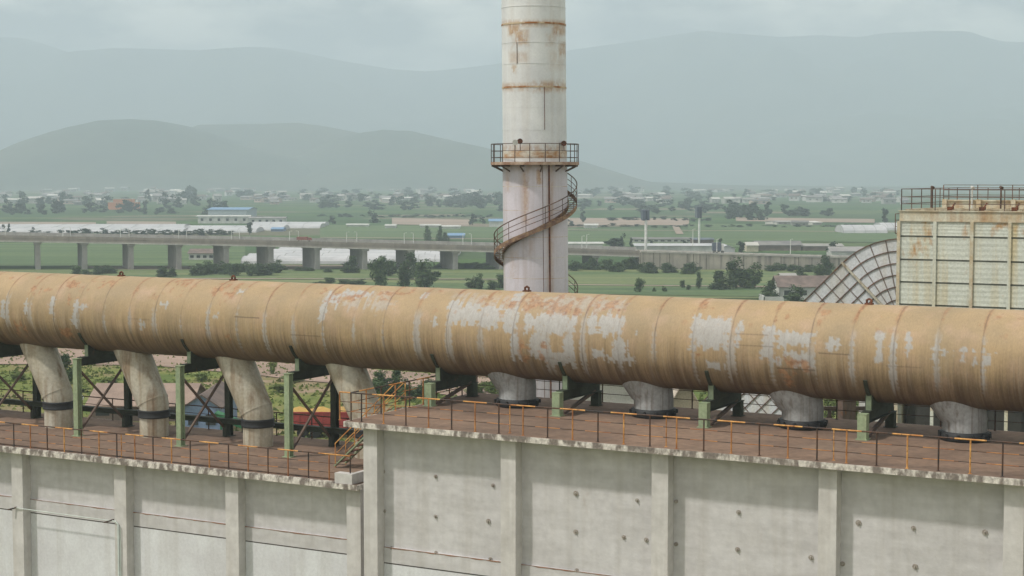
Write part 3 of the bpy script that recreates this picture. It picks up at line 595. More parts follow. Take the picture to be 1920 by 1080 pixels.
for py, r, wdt in ((78, RU, .01), (118, RU, .012), (200, RU, .01), (243, RU, .014), (350, RL, .012), (395, RL, .01), (445, RL, .012), (484, RL, .012), (523, RL, .012), (10, RU, .01)):
    z_ = zat(py, CY - 1.9); part('weld_seam', lean(ringed(z_ - wdt, z_ + wdt, r + .006, r + .006, step=.05)), mChimU if r == RU else mStain, ch)
z_ = zp + .55; part('rust_stain_band', lean(ringed(z_ - .2, z_ + .22, RU + .006, RU + .006, step=.1)), mStain, ch)
phi = lambda q: (math.sin(q), -math.cos(q))      # 0 faces the camera, pi/2 is right
m = MB()
for q0, zz0, zz1 in ((.22, GF, zp), (-.55, zat(78, 96), zat(118, 96)), (.30, zat(162, 96), zat(243, 96))):
    s_, c_ = phi(q0); rr = RL + .004; m.tube((cx + s_ * rr, CY + c_ * rr, zz0), (cx + s_ * rr, CY + c_ * rr, zz1), .016, 6)
s_, c_ = phi(.42); m.tube((cx + s_ * (RL + .04), CY + c_ * (RL + .04), GF), (cx + s_ * (RL + .04), CY + c_ * (RL + .04), zp), .045, 8)
part('drain_pipe', lean(m), mRust, ch)
def stain(o, L_):
    co = [v.co for v in o.data.vertices]; ca = o.data.color_attributes.new('paint', 'FLOAT_COLOR', 'POINT'); B_ = BASE[o.name]
    for i, v in enumerate(co):
        X, Y, Z = v.x + B_.x, v.y + B_.y, v.z + B_.z; a = 0.0
        if Y < CY + .5:
            d = Vector((X, Y * CT - Z * ST, Y * ST + Z * CT)); px = 960 + F * d.x / d.y; py = 540 - F * d.z / d.y
            for x0, y0, x1, y1, am, sf in L_:
                t_ = min((px - x0), (x1 - px), (py - y0), (y1 - py)) / sf; a = max(a, min(1, max(0, t_ + .5)) * am * .8)
        ca.data[i].color = (a, a, a, 1)
for o in list(bpy.data.objects):
    if o.parent == ch and o.name.startswith('upper_shaft'): stain(o, [(935, 38, 1062, 50, .8, 6), (953, 44, 974, 66, 1, 6), (964, 56, 990, 84, .95, 8), (1036, 44, 1062, 66, .9, 7), (1024, 64, 1042, 86, .5, 8), (1048, 78, 1062, 104, .9, 6), (955, 98, 990, 118, .5, 8), (935, 156, 1062, 170, .75, 6), (1000, 152, 1056, 172, .9, 8), (940, 272, 1062, 292, .7, 8), (1030, 95, 1062, 130, .3, 14)])
    if o.parent == ch and o.name.startswith('lower_shaft'): stain(o, [(980, 306, 992, 420, .7, 6), (1006, 318, 1016, 346, 1, 4), (1026, 306, 1038, 560, .45, 7), (948, 306, 956, 360, .5, 5), (948, 306, 1066, 318, .5, 6), (955, 470, 970, 520, .3, 8), (990, 440, 1000, 480, .35, 6)])
# platform
RP = 82.5 / F * (CY); cpx = cx - LEAN * (zp - zat(430, CY))
def ann(m, r0, r1, z0, z1, n=48):
    for i in range(n):
        q0, q1 = 2 * math.pi * i / n, 2 * math.pi * (i + 1) / n
        P = [(cpx + r * math.cos(q), CY + r * math.sin(q), z) for q in (q0, q1) for r in (r0, r1) for z in (z0, z1)]
        m.add(P, [(0, 4, 6, 2), (1, 3, 7, 5), (2, 6, 7, 3), (0, 1, 5, 4)])
m = MB(); ann(m, RL - .05, RP, zp - .03, zp + .03); ann(m, RP - .04, RP, zp + .03, zp + .14)
pf = part('platform', m, M('rusty_platform_steel', (.46, .36, .28), (.25, .14, .09), sc=1.5), ch, fix=False)
m = MB()
for i in range(12):
    q = 2 * math.pi * (i + .3) / 12; c0, s0 = math.cos(q), math.sin(q); m.prism([(0, 0), (0, 0), (0, 0)], 0, 0, 0) if False else None
    m.bar((cpx + c0 * (RL - .05), CY + s0 * (RL - .05), zp - .42), (cpx + c0 * (RP - .05), CY + s0 * (RP - .05), zp - .08), .06, .07); m.bar((cpx + c0 * (RL - .05), CY + s0 * (RL - .05), zp - .08), (cpx + c0 * (RP - .02), CY + s0 * (RP - .02), zp - .08), .07, .1)
part('bracket', m, mBrace, pf)
m = MB(); 
for h_ in (.4, .78, 1.18): m.sweep([(cpx + (RP - .03) * math.cos(q), CY + (RP - .03) * math.sin(q), zp + h_) for q in np.linspace(0, 2 * math.pi, 49)[:-1]], .022 if h_ > 1 else .015, 6, closed=True)
for i in range(18):
    q = 2 * math.pi * (i + .13) / 18; m.tube((cpx + (RP - .03) * math.cos(q), CY + (RP - .03) * math.sin(q), zp), (cpx + (RP - .03) * math.cos(q), CY + (RP - .03) * math.sin(q), zp + 1.18), .024)
part('railing', m, mBlk, pf)
for px, py, mt in ((966, 266, mWhite), (975, 264, mRust), (1057, 268, mRust)):
    p = at(px, py, CY - (2.2 if px < 1000 else 1.1)); m = MB(); m.sweep([(p.x, p.y + .05, p.z), (p.x, p.y - .18, p.z - .03)], [.10, .16], 12); m.tube((p.x, p.y + .05, p.z), (p.x + .02, p.y + .05, zp + .8), .02); part('lamp', m, mt, ch)
# spiral stair
RO = 78 / F * CY; RI = RL + .06
stp = MB(); zf = zat(431, CY - RO)                       # stair height on the camera side
def zst(q): return zf + q / (math.pi / 2) * 1.50
q_top = (zp - zf) / 1.5 * math.pi / 2; q_bot = q_top - 2 * math.pi * 1.9
n = int((q_top - q_bot) / .115)
def cxz(z): return cx - LEAN * (z - zat(430, CY))
for k in range(n):
    q = q_top - .115 * k; z_ = zst(q); s0, c0 = phi(q - .06); s1, c1 = phi(q + .06); X = cxz(z_)
    P = [(X + s * r, CY + c_ * r, z_ + dz) for (s, c_) in ((s0, c0), (s1, c1)) for r in (RI, RO) for dz in (-.03, 0)]
    stp.add(P, [(0, 1, 3, 2), (4, 6, 7, 5), (0, 4, 5, 1), (2, 3, 7, 6), (0, 2, 6, 4), (1, 5, 7, 3)])
stair = part('spiral_stair', stp, mStair, ch)
for rr, nme in ((RO, 'stringer'), (RI, 'stringer')):
    m = MB(); qs = np.arange(q_top, q_bot, -.1); vs = []
    for q in qs:
        s0, c0 = phi(q); z_ = zst(q); X = cxz(z_)
        for r in (rr - .012, rr + .012):
            for dz in (-.17, .10): vs.append((X + s0 * r, CY + c0 * r, z_ + dz))
    m.add(vs, [f for i in range(len(qs) - 1) for f in ((i * 4, i * 4 + 1, i * 4 + 5, i * 4 + 4), (i * 4 + 2, i * 4 + 6, i * 4 + 7, i * 4 + 3), (i * 4, i * 4 + 4, i * 4 + 6, i * 4 + 2), (i * 4 + 1, i * 4 + 3, i * 4 + 7, i * 4 + 5))]); part(nme, m, mStair, stair)
m = MB()
for h_ in (.45, .75, 1.1):
    m.sweep([(cxz(zst(q)) + phi(q)[0] * RO, CY + phi(q)[1] * RO, zst(q) + h_) for q in np.arange(q_top, q_bot, -.12)], .032 if h_ > 1 else .02, 6)
for k in range(0, n, 4):
    q = q_top - .115 * k; s0, c0 = phi(q); z_ = zst(q); m.tube((cxz(z_) + s0 * RO, CY + c0 * RO, z_ - .1), (cxz(z_) + s0 * RO, CY + c0 * RO, z_ + 1.1), .02)
part('handrail', m, mRib, stair)

# ---------------------------------------------------------------- cooling tower block and curved duct at right
TV = 89.8; TU = onv(1687, TV, 460); zt = zat(396, W(TU, TV, 0).y)
tw = thing('cooling_tower', 'pale green rust streaked cooling tower block at the right edge', 'cooling tower', (TU + 9, TV + 6, GF))
TE = TU + 22; TB = TV + 12
mGap = M('dark_louvre_gap', (.25, .26, .23), (.17, .18, .16), sc=2); m = MB(); m.box(TU + .05, TE - .05, TV + .10, TB, -9.5, zt - .5); part('core', m, mGap, tw); m = MB(); m.box(TU + .3, TE - .05, TV + .8, TB, GF, -9.51); part('dark_basin', m, M('dark_basin', (.05, .05, .045)), tw)
rows = [zt - .55, -3.30, -4.56, -5.78, -7.0, -8.2, -9.4]
m = MB()
for a_, b_ in zip(rows[:-1], rows[1:]):
    nn = 4; hh = (a_ - b_ - .10) / nn
    for i in range(nn): 
        z1_ = a_ - i * hh; m.add([(TU + .03, TV, z1_), (TE, TV, z1_), (TE, TV + .010, z1_ - hh * .5), (TU + .03, TV + .010, z1_ - hh * .5), (TU + .03, TV, z1_ - hh), (TE, TV, z1_ - hh)], [(0, 1, 2, 3), (3, 2, 5, 4)])
    m.add([(TU + .03, TV + .0, a_), (TE, TV, a_), (TE, TV + .10, a_), (TU + .03, TV + .10, a_)], [(0, 1, 2, 3)]); m.add([(TU + .03, TV, b_ + .10), (TE, TV, b_ + .10), (TE, TV + .10, b_ + .10), (TU + .03, TV + .10, b_ + .10)], [(0, 1, 2, 3)])
m.box(TU, TU + .03, TV - .02, TB, GF, zt - .5); part('cladding', m, mTow, tw, fix=False)
m = MB(); m.box(TU - .02, TE, TV - .05, TV + .1, zt - .46, zt); m.box(TU - .06, TE, TV - .12, TV + .1, zt, zt + .05); m.box(TU - .02, TE, TV - .08, TV + .1, zt - .54, zt - .46); part('top_girder', m, mGird, tw)
for k in range(12):
    u_ = onv(1753, TV, 460) + 1.97 * (k - 1) ; 
    if u_ > TE: break
    m = MB(); m.box(u_ - .05, u_ + .05, TV - .07, TV + .02, GF, zt - .54); m.box(u_ - .09, u_ + .09, TV - .085, TV - .07, GF, zt - .54); part('rib', m, mGird if k % 2 == 0 else mTow, tw)
m = MB(); m.box(TU, TE, TV + .1, TB, zt - .49, zt - .02)
for k in range(26): u_ = TU + .3 + k * .85; m.bar((u_, TV + .2, zt + .06), (u_ + .25, TB, zt + .06), .16, .1)
part('roof', m, M('pale_roof_sheet', (.55, .50, .38), (.40, .32, .22), sc=1), tw)
m = MB(); m.box(TU + 1, TE, TV + 5.0, TV + 5.15, zt, zt + .5); m.box(TU + 1, TE, TV + 4.9, TV + 5.25, zt + .5, zt + .57)
for k in range(12): m.box(TU + 1 + k * 1.9, TU + 1.25 + k * 1.9, TV + 4.8, TV + 5.0, zt, zt + .6)
part('parapet', m, mGird, tw)
def rail(mat, par, pts, z, h=1.1, sp=1.6):
    m = MB()
    for a_, b_ in zip(pts[:-1], pts[1:]):
        a_, b_ = Vector((*a_, z)), Vector((*b_, z)); n_ = max(1, round((b_ - a_).length / sp))
        for hh in (.35, .72, h): m.bar(a_ + Vector((0, 0, hh)), b_ + Vector((0, 0, hh)), .035)
        for i in range(n_ + 1): p = a_ + (b_ - a_) * i / n_; m.bar(p, p + Vector((0, 0, h)), .045)
    part('railing', m, mat, par)
rail(mRib, tw, [(TE, TV + .05), (TU + .05, TV + .05), (TU + .05, TB - .1), (TE, TB - .1)], zt + .05, 1.15, 1.9)
rail(mRib, tw, [(TU + 1, TV + 5.1), (TE, TV + 5.1)], zt + .4, 1.0, 1.9)
for px, py in ((1748, 356), (1833, 354), (1893, 357)):
    q = plant(at(px, py, 95)); m = MB(); m.tube((q.x, TV + 4.8, zt), (q.x, TV + 4.8, zt + 1.25), .05); m.sweep([(q.x - .0, TV + 4.6, zt + 1.3), (q.x + .12, TV + 4.5, zt + 1.22)], [.07, .11], 10); part('lamp', m, mWhite if px == 1833 else mBlk, tw)
for k in range(8):
    m = MB(); u_ = TU + 2.5 + k * 1.7; m.tube((u_, TV + .9, zt + .1), (u_ + .15, TV + 1.2, zt + .45), .05); m.box(u_ - .15, u_ + .15, TV + .7, TV + 1.0, zt + .05, zt + .25); part('pipe_stub', m, mRust, tw)
# small landing left of the tower
m = MB(); zl = zat(437, 92); m.box(TU - .55, TU, TV + 1, TV + 3, zl - .06, zl); ld = part('landing', m, mRib, tw); 
m = MB()
for hh in (.35, .7, 1.05): m.bar((TU - .55, TV + 1, zl + hh), (TU - .55, TV + 3, zl + hh), .03); m.bar((TU - .55, TV + 1, zl + hh), (TU, TV + 1, zl + hh), .03)
for u_, v_ in ((TU - .55, TV + 1), (TU - .55, TV + 3), (TU - .28, TV + 1)): m.bar((u_, v_, zl), (u_, v_, zl + 1.05), .04)
part('landing_rail', m, mRib, ld)
# elbow
EV = 91.2; q = plant(at(1692, 613, 1)); kk = EV / q.y; eu, ez = q.x * kk, q.z * kk; dist = W(eu, EV, 0).y; SC = dist / F
el_ = thing('elbow_duct', 'grey ribbed elbow duct curving into the left side of the cooling tower', 'duct', (eu - 4, EV + 1.5, GF))
RR = [x * SC for x in (166, 143, 120, 98, 76, 52)]; qa = [math.radians(a) for a in range(135, 84, -5)]   # angle measured from +u
Ro, Ri = RR[0], RR[-1] * .72
def E(r, q, s=0):                                       # s metres beyond the curve, down the straight part
    p = (eu + r * math.cos(q), ez + r * math.sin(q)); return (p[0] - s * .7071, p[1] - s * .7071)
SL = 12.0
outer = [E(Ro, math.radians(135), SL)] + [E(Ro, q) for q in qa]; inner = [E(Ri, math.radians(135), SL)] + [E(Ri, q) for q in qa]
m = MB()
for v_ in (EV, EV + 3.2):
    P = [(a[0], v_, a[1]) for a in outer] + [(a[0], v_, a[1]) for a in inner]; n_ = len(outer); m.add(P, [(i, i + 1, n_ + i + 1, n_ + i) for i in range(n_ - 1)])
for L_ in (outer, inner):
    P = [(a[0], v_, a[1]) for a in L_ for v_ in (EV, EV + 3.2)]; m.add(P, [(2 * i, 2 * i + 1, 2 * i + 3, 2 * i + 2) for i in range(len(L_) - 1)])
part('duct_casing', m, mElb, el_)
m = MB()
for i, r in enumerate(RR):
    P = [E(r, math.radians(135), SL), E(r, math.radians(135))] + [E(r, q) for q in qa[1:]]
    for a_, b_ in zip(P[:-1], P[1:]): m.bar((a_[0], EV - .03, a_[1]), (b_[0], EV - .03, b_[1]), .06, .05 if i else .08, up=(0, 1, 0))
part('curved_ribs', m, mRib, el_)
m = MB(); mRadial = mDuctG
for i, d_ in enumerate((125, 113, 102, 92)):
    q = math.radians(d_); a_, b_ = E(Ri, q), E(Ro, q); m.bar((a_[0], EV - .02, a_[1]), (b_[0], EV - .02, b_[1]), .05, .035, up=(0, 1, 0))
q = math.radians(135)
for s in np.arange(.75, SL, .78): a_, b_ = E(Ri, q, s), E(Ro, q, s); m.bar((a_[0], EV - .02, a_[1]), (b_[0], EV - .02, b_[1]), .05, .035, up=(0, 1, 0))
part('cross_ribs', m, M('grey_rib', (.22, .20, .19), (.16, .12, .10), sc=3), el_)
m = MB(); a_, b_ = E(Ri, q, -.02), E(Ro + .05, q, -.02); m.bar((a_[0], EV - .05, a_[1]), (b_[0], EV - .05, b_[1]), .1, .32, up=(0, 1, 0)); part('flange', m, mDuctG, el_)
for s_ in (4, 10):
    a_ = E(Ri, math.radians(135), s_); m = MB(); m.box(a_[0] - .15, a_[0] + .15, EV + .4, EV + 2.8, GF, a_[1] + .3); part('leg', m, mRib, el_)

# ---------------------------------------------------------------- factory yard beyond (seen under the duct)
def gable(name, label, cat, px0, px1, pyb, depth, hw, hr, wall, roof, z0=GF, rot=0, group=None, wins=0, plantf=False, ridge='x', Y=None, pybz=None):
    p0 = atz(px0, pyb, z0) if Y is None else at(px0, pyb, Y); p1 = atz(px1, pyb, z0) if Y is None else at(px1, pyb, Y)
    x0, x1, y0 = p0.x, p1.x, p0.y; t = thing(name, label, cat, ((x0 + x1) / 2, y0, z0), group, plantf=False)
    m = MB(); m.box(x0, x1, y0, y0 + depth, z0, z0 + hw)
    if ridge == 'y': m.prism([(x0, z0 + hw), (x1, z0 + hw), ((x0 + x1) / 2, z0 + hw + hr - .05)], 1, y0, y0 + depth)
    else: m.prism([(y0, z0 + hw), (y0 + depth, z0 + hw), (y0 + depth / 2, z0 + hw + hr - .05)], 0, x0, x1)
    part('wall', m, wall, t); m = MB(); e = .035 * abs(x1 - x0) + .15
    if ridge == 'y':
        xm = (x0 + x1) / 2
        for a_, s_ in ((x0 - e, 1), (x1 + e, -1)):
            zz_ = z0 + hw - hr * e / ((x1 - x0) / 2); m.prism([(a_, zz_), (xm, z0 + hw + hr), (xm, z0 + hw + hr + .12), (a_, zz_ + .12)], 1, y0 - .3, y0 + depth + .3)
    else:
        ym = y0 + depth / 2
        for a_ in (y0 - .4, y0 + depth + .4):
            zz_ = z0 + hw - hr * .4 / (depth / 2); m.prism([(a_, zz_), (ym, z0 + hw + hr), (ym, z0 + hw + hr + .12), (a_, zz_ + .12)], 0, x0 - e, x1 + e)
    part('roof', m, roof, t)
    for i in range(wins):
        xc = x0 + (x1 - x0) * (i + .5) / wins; ww = min(.9, (x1 - x0) / wins * .28); m = MB(); m.box(xc - ww, xc + ww, y0 - .05, y0 + .02, z0 + hw * .35, z0 + hw * .72); part('window', m, mGlass, t)
    return t
gable('low_hut', 'long low hut with a dusty brown sheet roof behind the lower roof railing', 'hut', 170, 352, 790, 9, 1.6, 1.5, mRoofB, mRoofT, wins=4)
gable('blue_shed', 'blue sheet metal shed with a gabled grey roof behind the lower roof', 'shed', 346, 412, 815, 10, 2.6, 1.1, mBlue, mRoofB, ridge='y', wins=2)
m = MB(); a_, b_ = at(404, 776, 150), at(470, 802, 150); m.bar(a_, b_, 1.6, .45); m.bar(a_ + Vector((.5, 0, -.3)), (a_.x + .5, a_.y, GF), .15); m.bar(b_ + Vector((-.3, 0, -.3)), (b_.x - .3, b_.y, GF), .15)
solo('conveyor_cover', m, mTarp, 'slanting bright green conveyor cover between the blue shed and branch ducts', 'conveyor', (a_.x, a_.y, GF), plantf=False)
# dump truck
p0, p1 = atz(546, 822, GF), atz(700, 822, GF); y0 = p0.y
tr = thing('dump_truck', 'red dump truck loaded with yellow sand, seen through the support frames', 'truck', ((p0.x + p1.x) / 2, y0 + 1.2, GF), plantf=False)
x0, x1 = p0.x, p1.x - 1.9; m = MB(); zb = GF + 1.05
m.box(x0, x1, y0, y0 + .08, zb, zb + 1.35); m.box(x0, x1, y0 + 2.42, y0 + 2.5, zb, zb + 1.35); m.box(x0, x0 + .08, y0, y0 + 2.5, zb, zb + 1.35); m.box(x1 - .08, x1, y0, y0 + 2.5, zb, zb + 1.6); m.box(x0, x1, y0, y0 + 2.5, zb - .1, zb)
for i in range(9): xx = x0 + (x1 - x0) * i / 8; m.box(xx - .06, xx + .06, y0 - .07, y0, zb, zb + 1.3)
m.box(x0, x1, y0 - .08, y0, zb + 1.28, zb + 1.4); part('cargo_box', m, mRed, tr)
m = MB(); nn = 10; G = [(x0 + .1 + (x1 - x0 - .2) * i / nn, y0 + .1 + 2.3 * j / 4, zb + 1.2 + .55 * math.sin(math.pi * j / 4) * (.75 + .25 * math.sin(i * 1.7))) for j in range(5) for i in range(nn + 1)]
m.add(G, [(j * 11 + i, j * 11 + i + 1, (j + 1) * 11 + i + 1, (j + 1) * 11 + i) for j in range(4) for i in range(nn)], True); part('sand_load', m, mSand, tr)
m = MB(); m.prism([(x1 + .15, GF + .6), (x1 + 1.85, GF + .6), (x1 + 1.85, GF + 1.7), (x1 + 1.6, GF + 2.75), (x1 + .15, GF + 2.75)], 1, y0 + .1, y0 + 2.4); cb = part('cab', m, mRed, tr); m = MB(); m.box(x1 + .7, x1 + 1.5, y0 + .08, y0 + .095, GF + 1.75, GF + 2.5); part('side_window', m, mGlass, cb)
m = MB(); m.box(x0, x1 + 1.7, y0 + .7, y0 + 1.8, GF + .6, GF + .9); part('chassis', m, mBlk, tr)
for xx in (x0 + 1, x0 + 2.2, x1 + 1.0):
    for yy in (y0 + .05, y0 + 2.15): m = MB(); m.sweep([(xx, yy, GF + .5), (xx, yy + .3, GF + .5)], .5, 18); part('wheel', m, mTyre, tr)
# sheds seen under the upper-roof part of the duct
def shedY(name, label, x0, x1, ytop, Y, depth, wall, roof, hr=.8, wins=0, ridge='x'):
    h_ = zat(ytop, Y) - GF; return gable(name, label, 'shed', x0, x1, 540, depth, h_, hr, wall, roof, Y=Y, wins=wins, ridge=ridge)
shedY('white_shed', 'white walled shed seen under the duct, middle of the picture', 998, 1192, 712, 125, 8, mWhite, mRoofG, wins=5)
shedY('tan_shed', 'tan gabled shed seen under the duct right of the white shed', 1250, 1320, 772, 112, 8, M('tan_wall', (.50, .44, .34)), M('tan_roof', (.55, .48, .40), (.42, .36, .3)), hr=2.2, ridge='y')
shedY('grey_shed', 'pale grey shed behind the roof railing near the third short frame', 1395, 1455, 728, 120, 8, mElb, mRoofG)
shedY('brown_shed', 'brown roofed shed seen under the duct near the right edge', 1660, 1800, 768, 112, 8, mWhite, mRoofB, hr=1.2, wins=4)
m = MB()
for i in range(7):
    x = at(1330 + 75 * i, 800, 105).x; m.bar((x, 105, GF), (x, 105, -14.5), .2); 
    if i < 6: xn = at(1405 + 75 * i, 800, 105).x; m.bar((x, 105, -19), (xn, 105, -15), .12); m.bar((x, 105, -15), (xn, 105, -19), .12); m.bar((x, 105, -19.2), (xn, 105, -19.2), .15)
m.bar((at(1330, 800, 105).x, 105, -14.6), (at(1780, 800, 105).x, 105, -14.6), .25)
solo('pipe_rack', m, mBrace, 'brown steel lattice pipe rack behind the upper roof at right', 'pipe rack', (at(1500, 800, 105).x, 105, GF), plantf=False)
p = atz(150, 742, GF)
m = MB(); m.tube((p.x, 110, GF), (p.x, 110, zat(747, 110)), .06); zz_ = zat(746, 110); x_ = at(150, 745, 110).x; m = MB(); m.tube((x_, 110, GF), (x_, 110, zz_), .06); m.sweep([(x_, 110, zz_ - .15), (x_, 110, zz_ + .1), (x_, 110, zz_ + .25)], [.2, .24, .08], 10)
solo('yard_lamp', m, mPole, 'small white yard lamp left of the low hut', 'lamp', (x_, 110, GF), plantf=False)

# ---------------------------------------------------------------- viaduct
BY = 575.0; BW = 20
vt = lambda px: np.interp(px, [-900, 0, 440, 930, 1200, 1540, 1700, 2300], [425, 439, 447, 459, 468, 478, 481, 492])
br_ = thing('road_viaduct', 'long grey concrete road viaduct on wall piers crossing the valley', 'viaduct', (at(560, 500, BY).x, BY, GP), plantf=False)
def strip(x0p, x1p, y0, y1, dt, db, stepp=60):     # a beam following the road profile; dt, db metres below the parapet top
    m = MB(); ps = list(np.arange(x0p, x1p, stepp)) + [x1p]; vs = []
    for px in ps:
        x = at(px, 500, BY).x; z = zat(float(vt(px)), BY)
        vs += [(x, y0, z - dt), (x, y1, z - dt), (x, y1, z - db), (x, y0, z - db)]
    n_ = len(ps); m.add(vs, [f for i in range(n_ - 1) for f in [(i * 4 + a, i * 4 + b, i * 4 + 4 + b, i * 4 + 4 + a) for a, b in ((0, 1), (1, 2), (2, 3), (3, 0))]] + [(0, 1, 2, 3), (n_ * 4 - 4, n_ * 4 - 3, n_ * 4 - 2, n_ * 4 - 1)]); return m
part('girder', strip(-900, 1200, BY, BY + BW, 1.25, 2.55), mVia, br_)
part('girder_lip', strip(-900, 1200, BY - .15, BY, 2.15, 2.6), mViaL, br_)
part('road_surface', strip(-900, 1200, BY + .3, BY + BW - .3, 1.10, 1.249), mAsph, br_)
part('parapet', strip(-900, 1200, BY - .1, BY + .25, .35, 1.245), mVia, br_); part('parapet', strip(-900, 1200, BY + BW - .25, BY + BW, .0, 1.245), mViaL, br_)
m = MB(); x = at(-900, 500, BY).x
for px in np.arange(-900, 1700, 9):
    x = at(px, 500, BY).x; z = zat(float(vt(px)), BY); m.box(x - .15, x + .15, BY, BY + .2, z - .36, z + .02)
part('parapet_posts', m, mViaL, br_)
part('hand_rail', strip(-900, 1700, BY + .05, BY + .15, -.02, .12), mViaL, br_)
PI_ = [(70, 2), (158, 9), (245, 12), (335, 17), (424, 21), (508, 24), (595, 25), (684, 25), (770, 25), (854, 26), (941, 27), (1028, 25), (1117, 22), (-18, 3), (-106, 5), (-194, 5), (-282, 5)]
for px, wpx in PI_:
    x = at(px, 500, BY).x; z = zat(float(vt(px)), BY) - 2.6; ra = math.atan((px - 960) / F); th = ra - math.asin(min(.9, wpx / 92.0)); L_ = 16.5
    dx, dy = math.sin(th), math.cos(th); nx_, ny_ = dy, -dx
    def pr(w_, l0, l1, z0, z1):
        P = [(x + nx_ * a + dx * b, BY + 1 + ny_ * a + dy * b, zz) for a in (-w_ / 2, w_ / 2) for b in (l0, l1) for zz in (z0, z1)]
        m.add(P, [(0, 1, 3, 2), (4, 6, 7, 5), (0, 4, 5, 1), (2, 3, 7, 6), (0, 2, 6, 4), (1, 5, 7, 3)])
    m = MB(); pr(1.7, 0, L_, GP - .2, z - .7); pr(2.6, -.6, L_ + .4, z - .7, z); part('pier', m, mPier, br_)
# ramp wall on the right
rw = thing('retaining_wall', 'long stained concrete retaining wall of the ramp right of the chimney', 'retaining wall', (at(1450, 500, BY).x, BY, GP), plantf=False)
m = MB(); ps = np.arange(1198, 2300, 30); vs = []
for px in ps: x = at(px, 500, BY).x; z = zat(float(vt(px)), BY); vs += [(x, BY - .3, z - .9), (x, BY + BW, z - .9), (x, BY + BW, GP - .5), (x, BY - .3, GP - .5)]
n_ = len(ps); m.add(vs, [f for i in range(n_ - 1) for f in [(i * 4 + a, i * 4 + b, i * 4 + 4 + b, i * 4 + 4 + a) for a, b in ((0, 1), (1, 2), (2, 3), (3, 0))]] + [(0, 1, 2, 3)]); part('wall_face', m, mWall, rw)
m = MB()
for px in np.cumsum(np.r_[1200, np.random.RandomState(3).choice([12, 18, 25, 33, 46, 70], 30)]):
    x = at(px, 500, BY).x; z = zat(float(vt(px)), BY); m.box(x - .12, x + .12, BY - .42, BY - .3, GP, z - .95)
part('wall_buttress', m, M('dark_joint', (.16, .14, .12)), rw)
part('coping', strip(1202, 2300, BY - .5, BY + .2, .35, .9), mViaL, rw)
# street lamps on the viaduct
def lamp(px, py0, py1, Y, label, grp, r=.14, arm=1):
    x = at(px, py1, Y).x; z0, z1 = zat(py1, Y), zat(py0, Y); t = thing('street_lamp', label, 'street lamp', (x, Y, z0), grp, plantf=False)
    m = MB(); m.sweep([(x, Y, z0), (x, Y, z1)], [r, r * .7], 6); part('pole', m, mPole, t); m = MB(); m.bar((x, Y, z1), (x + .5 * arm, Y, z1 + .12), .09); m.box(x + (.5 if arm > 0 else -.9), x + (.9 if arm > 0 else -.5), Y - .12, Y + .12, z1 + .05, z1 + .16); part('lamp_head', m, mPole, t)
for i, px in enumerate((10, 118, 226, 335, 434, 543, 650, 758, 868)): lamp(px, 425 + px * .016, vt(px) + 4, BY + .5, ORD[i] + ' white lamp post from left along the near edge of the viaduct', 'lamp posts along the viaduct')
for i, px in enumerate((132, 242, 350, 449, 560, 669, 775, 884)): lamp(px, 424 + px * .017, vt(px) + 2, BY + BW - .5, ORD[i] + ' white lamp post from left along the far edge of the viaduct', 'lamp posts along the viaduct', arm=-1)
for i, (px, a_, b_) in enumerate(((1091, 443, 466), (1100, 440, 465), (1344, 449, 472), (1482, 449, 476), (1299, 430, 462), (1640, 455, 480))): lamp(px, a_, b_, BY + (3 if i != 3 else 1), ['left of a close pair of lamp posts just right of the chimney', 'right of a close pair of lamp posts just right of the chimney', 'white lamp post beside the dark truck on the ramp', 'tall white lamp post standing alone on the ramp', 'slim lamp post beside the farther billboard mast', 'lamp post on the ramp close to the elbow duct'][i], 'lamp posts along the ramp')
# billboard masts
for px, yb0, yb1, yh0, wd, lab in ((1211, 472, 413, 394, 13, 'nearer white mast with a dark billboard head seen nearly edge-on'), (1311, 448, 409, 388, 9, 'farther slim white mast with a dark billboard head')):
    Y = 600 if px == 1211 else 780; s_ = Y / F; x = at(px, 430, Y).x; z0 = GP; z1 = zat(yb1, Y); z2 = zat(yh0, Y)
    t = thing('billboard_mast', lab, 'billboard', (x, Y, z0), 'billboard masts beyond the ramp', plantf=False)
    m = MB(); m.sweep([(x, Y, z0), (x, Y, z1 + .2)], 2.6 * s_ if px == 1211 else 2 * s_, 12); part('mast', m, mPole, t)
    m = MB(); w_ = wd * s_ / 2; m.box(x - w_, x - w_ * .1, Y - 1, Y + 8, z1, z2); m.box(x + w_ * .1, x + w_, Y - .5, Y + 8, z1, z2); m.box(x - w_ * .1, x + w_ * .1, Y + 1, Y + 6, z1 + .5, z2 - .4); part('board', m, mBoard, t)
# vehicles on the road
def lorry(px0, px1, pyb, pyt, Y, body, cabm, label):
    x0, x1 = at(px0, pyb, Y).x, at(px1, pyb, Y).x; zb = zat(pyb, Y); h_ = zat(pyt, Y) - zb; L_ = x1 - x0
    t = thing('lorry', label, 'truck', ((x0 + x1) / 2, Y, zb), plantf=False)
    m = MB(); m.box(x0, x0 + L_ * .72, Y, Y + 2.4, zb + h_ * .25, zb + h_); part('cargo_box', m, body, t)
    m = MB(); m.prism([(x0 + L_ * .75, zb + h_ * .2), (x1, zb + h_ * .2), (x1, zb + h_ * .5), (x1 - L_ * .06, zb + h_ * .85), (x0 + L_ * .75, zb + h_ * .85)], 1, Y + .1, Y + 2.3); part('cab', m, cabm, t)
    for f in (.15, .35, .85): m = MB(); m.sweep([(x0 + L_ * f, Y - .02, zb + h_ * .13), (x0 + L_ * f, Y + .3, zb + h_ * .13)], h_ * .15, 12); part('wheel', m, mTyre, t)
lorry(556, 584, vt(570) + 3, vt(570) - 6, BY + 12, mDull, mDull, 'red lorry driving on the viaduct left of the chimney')
lorry(1336, 1358, vt(1345) + 3, vt(1345) - 17, BY + 10, mBoard, mWhite, 'dark lorry with a white cab on the ramp')

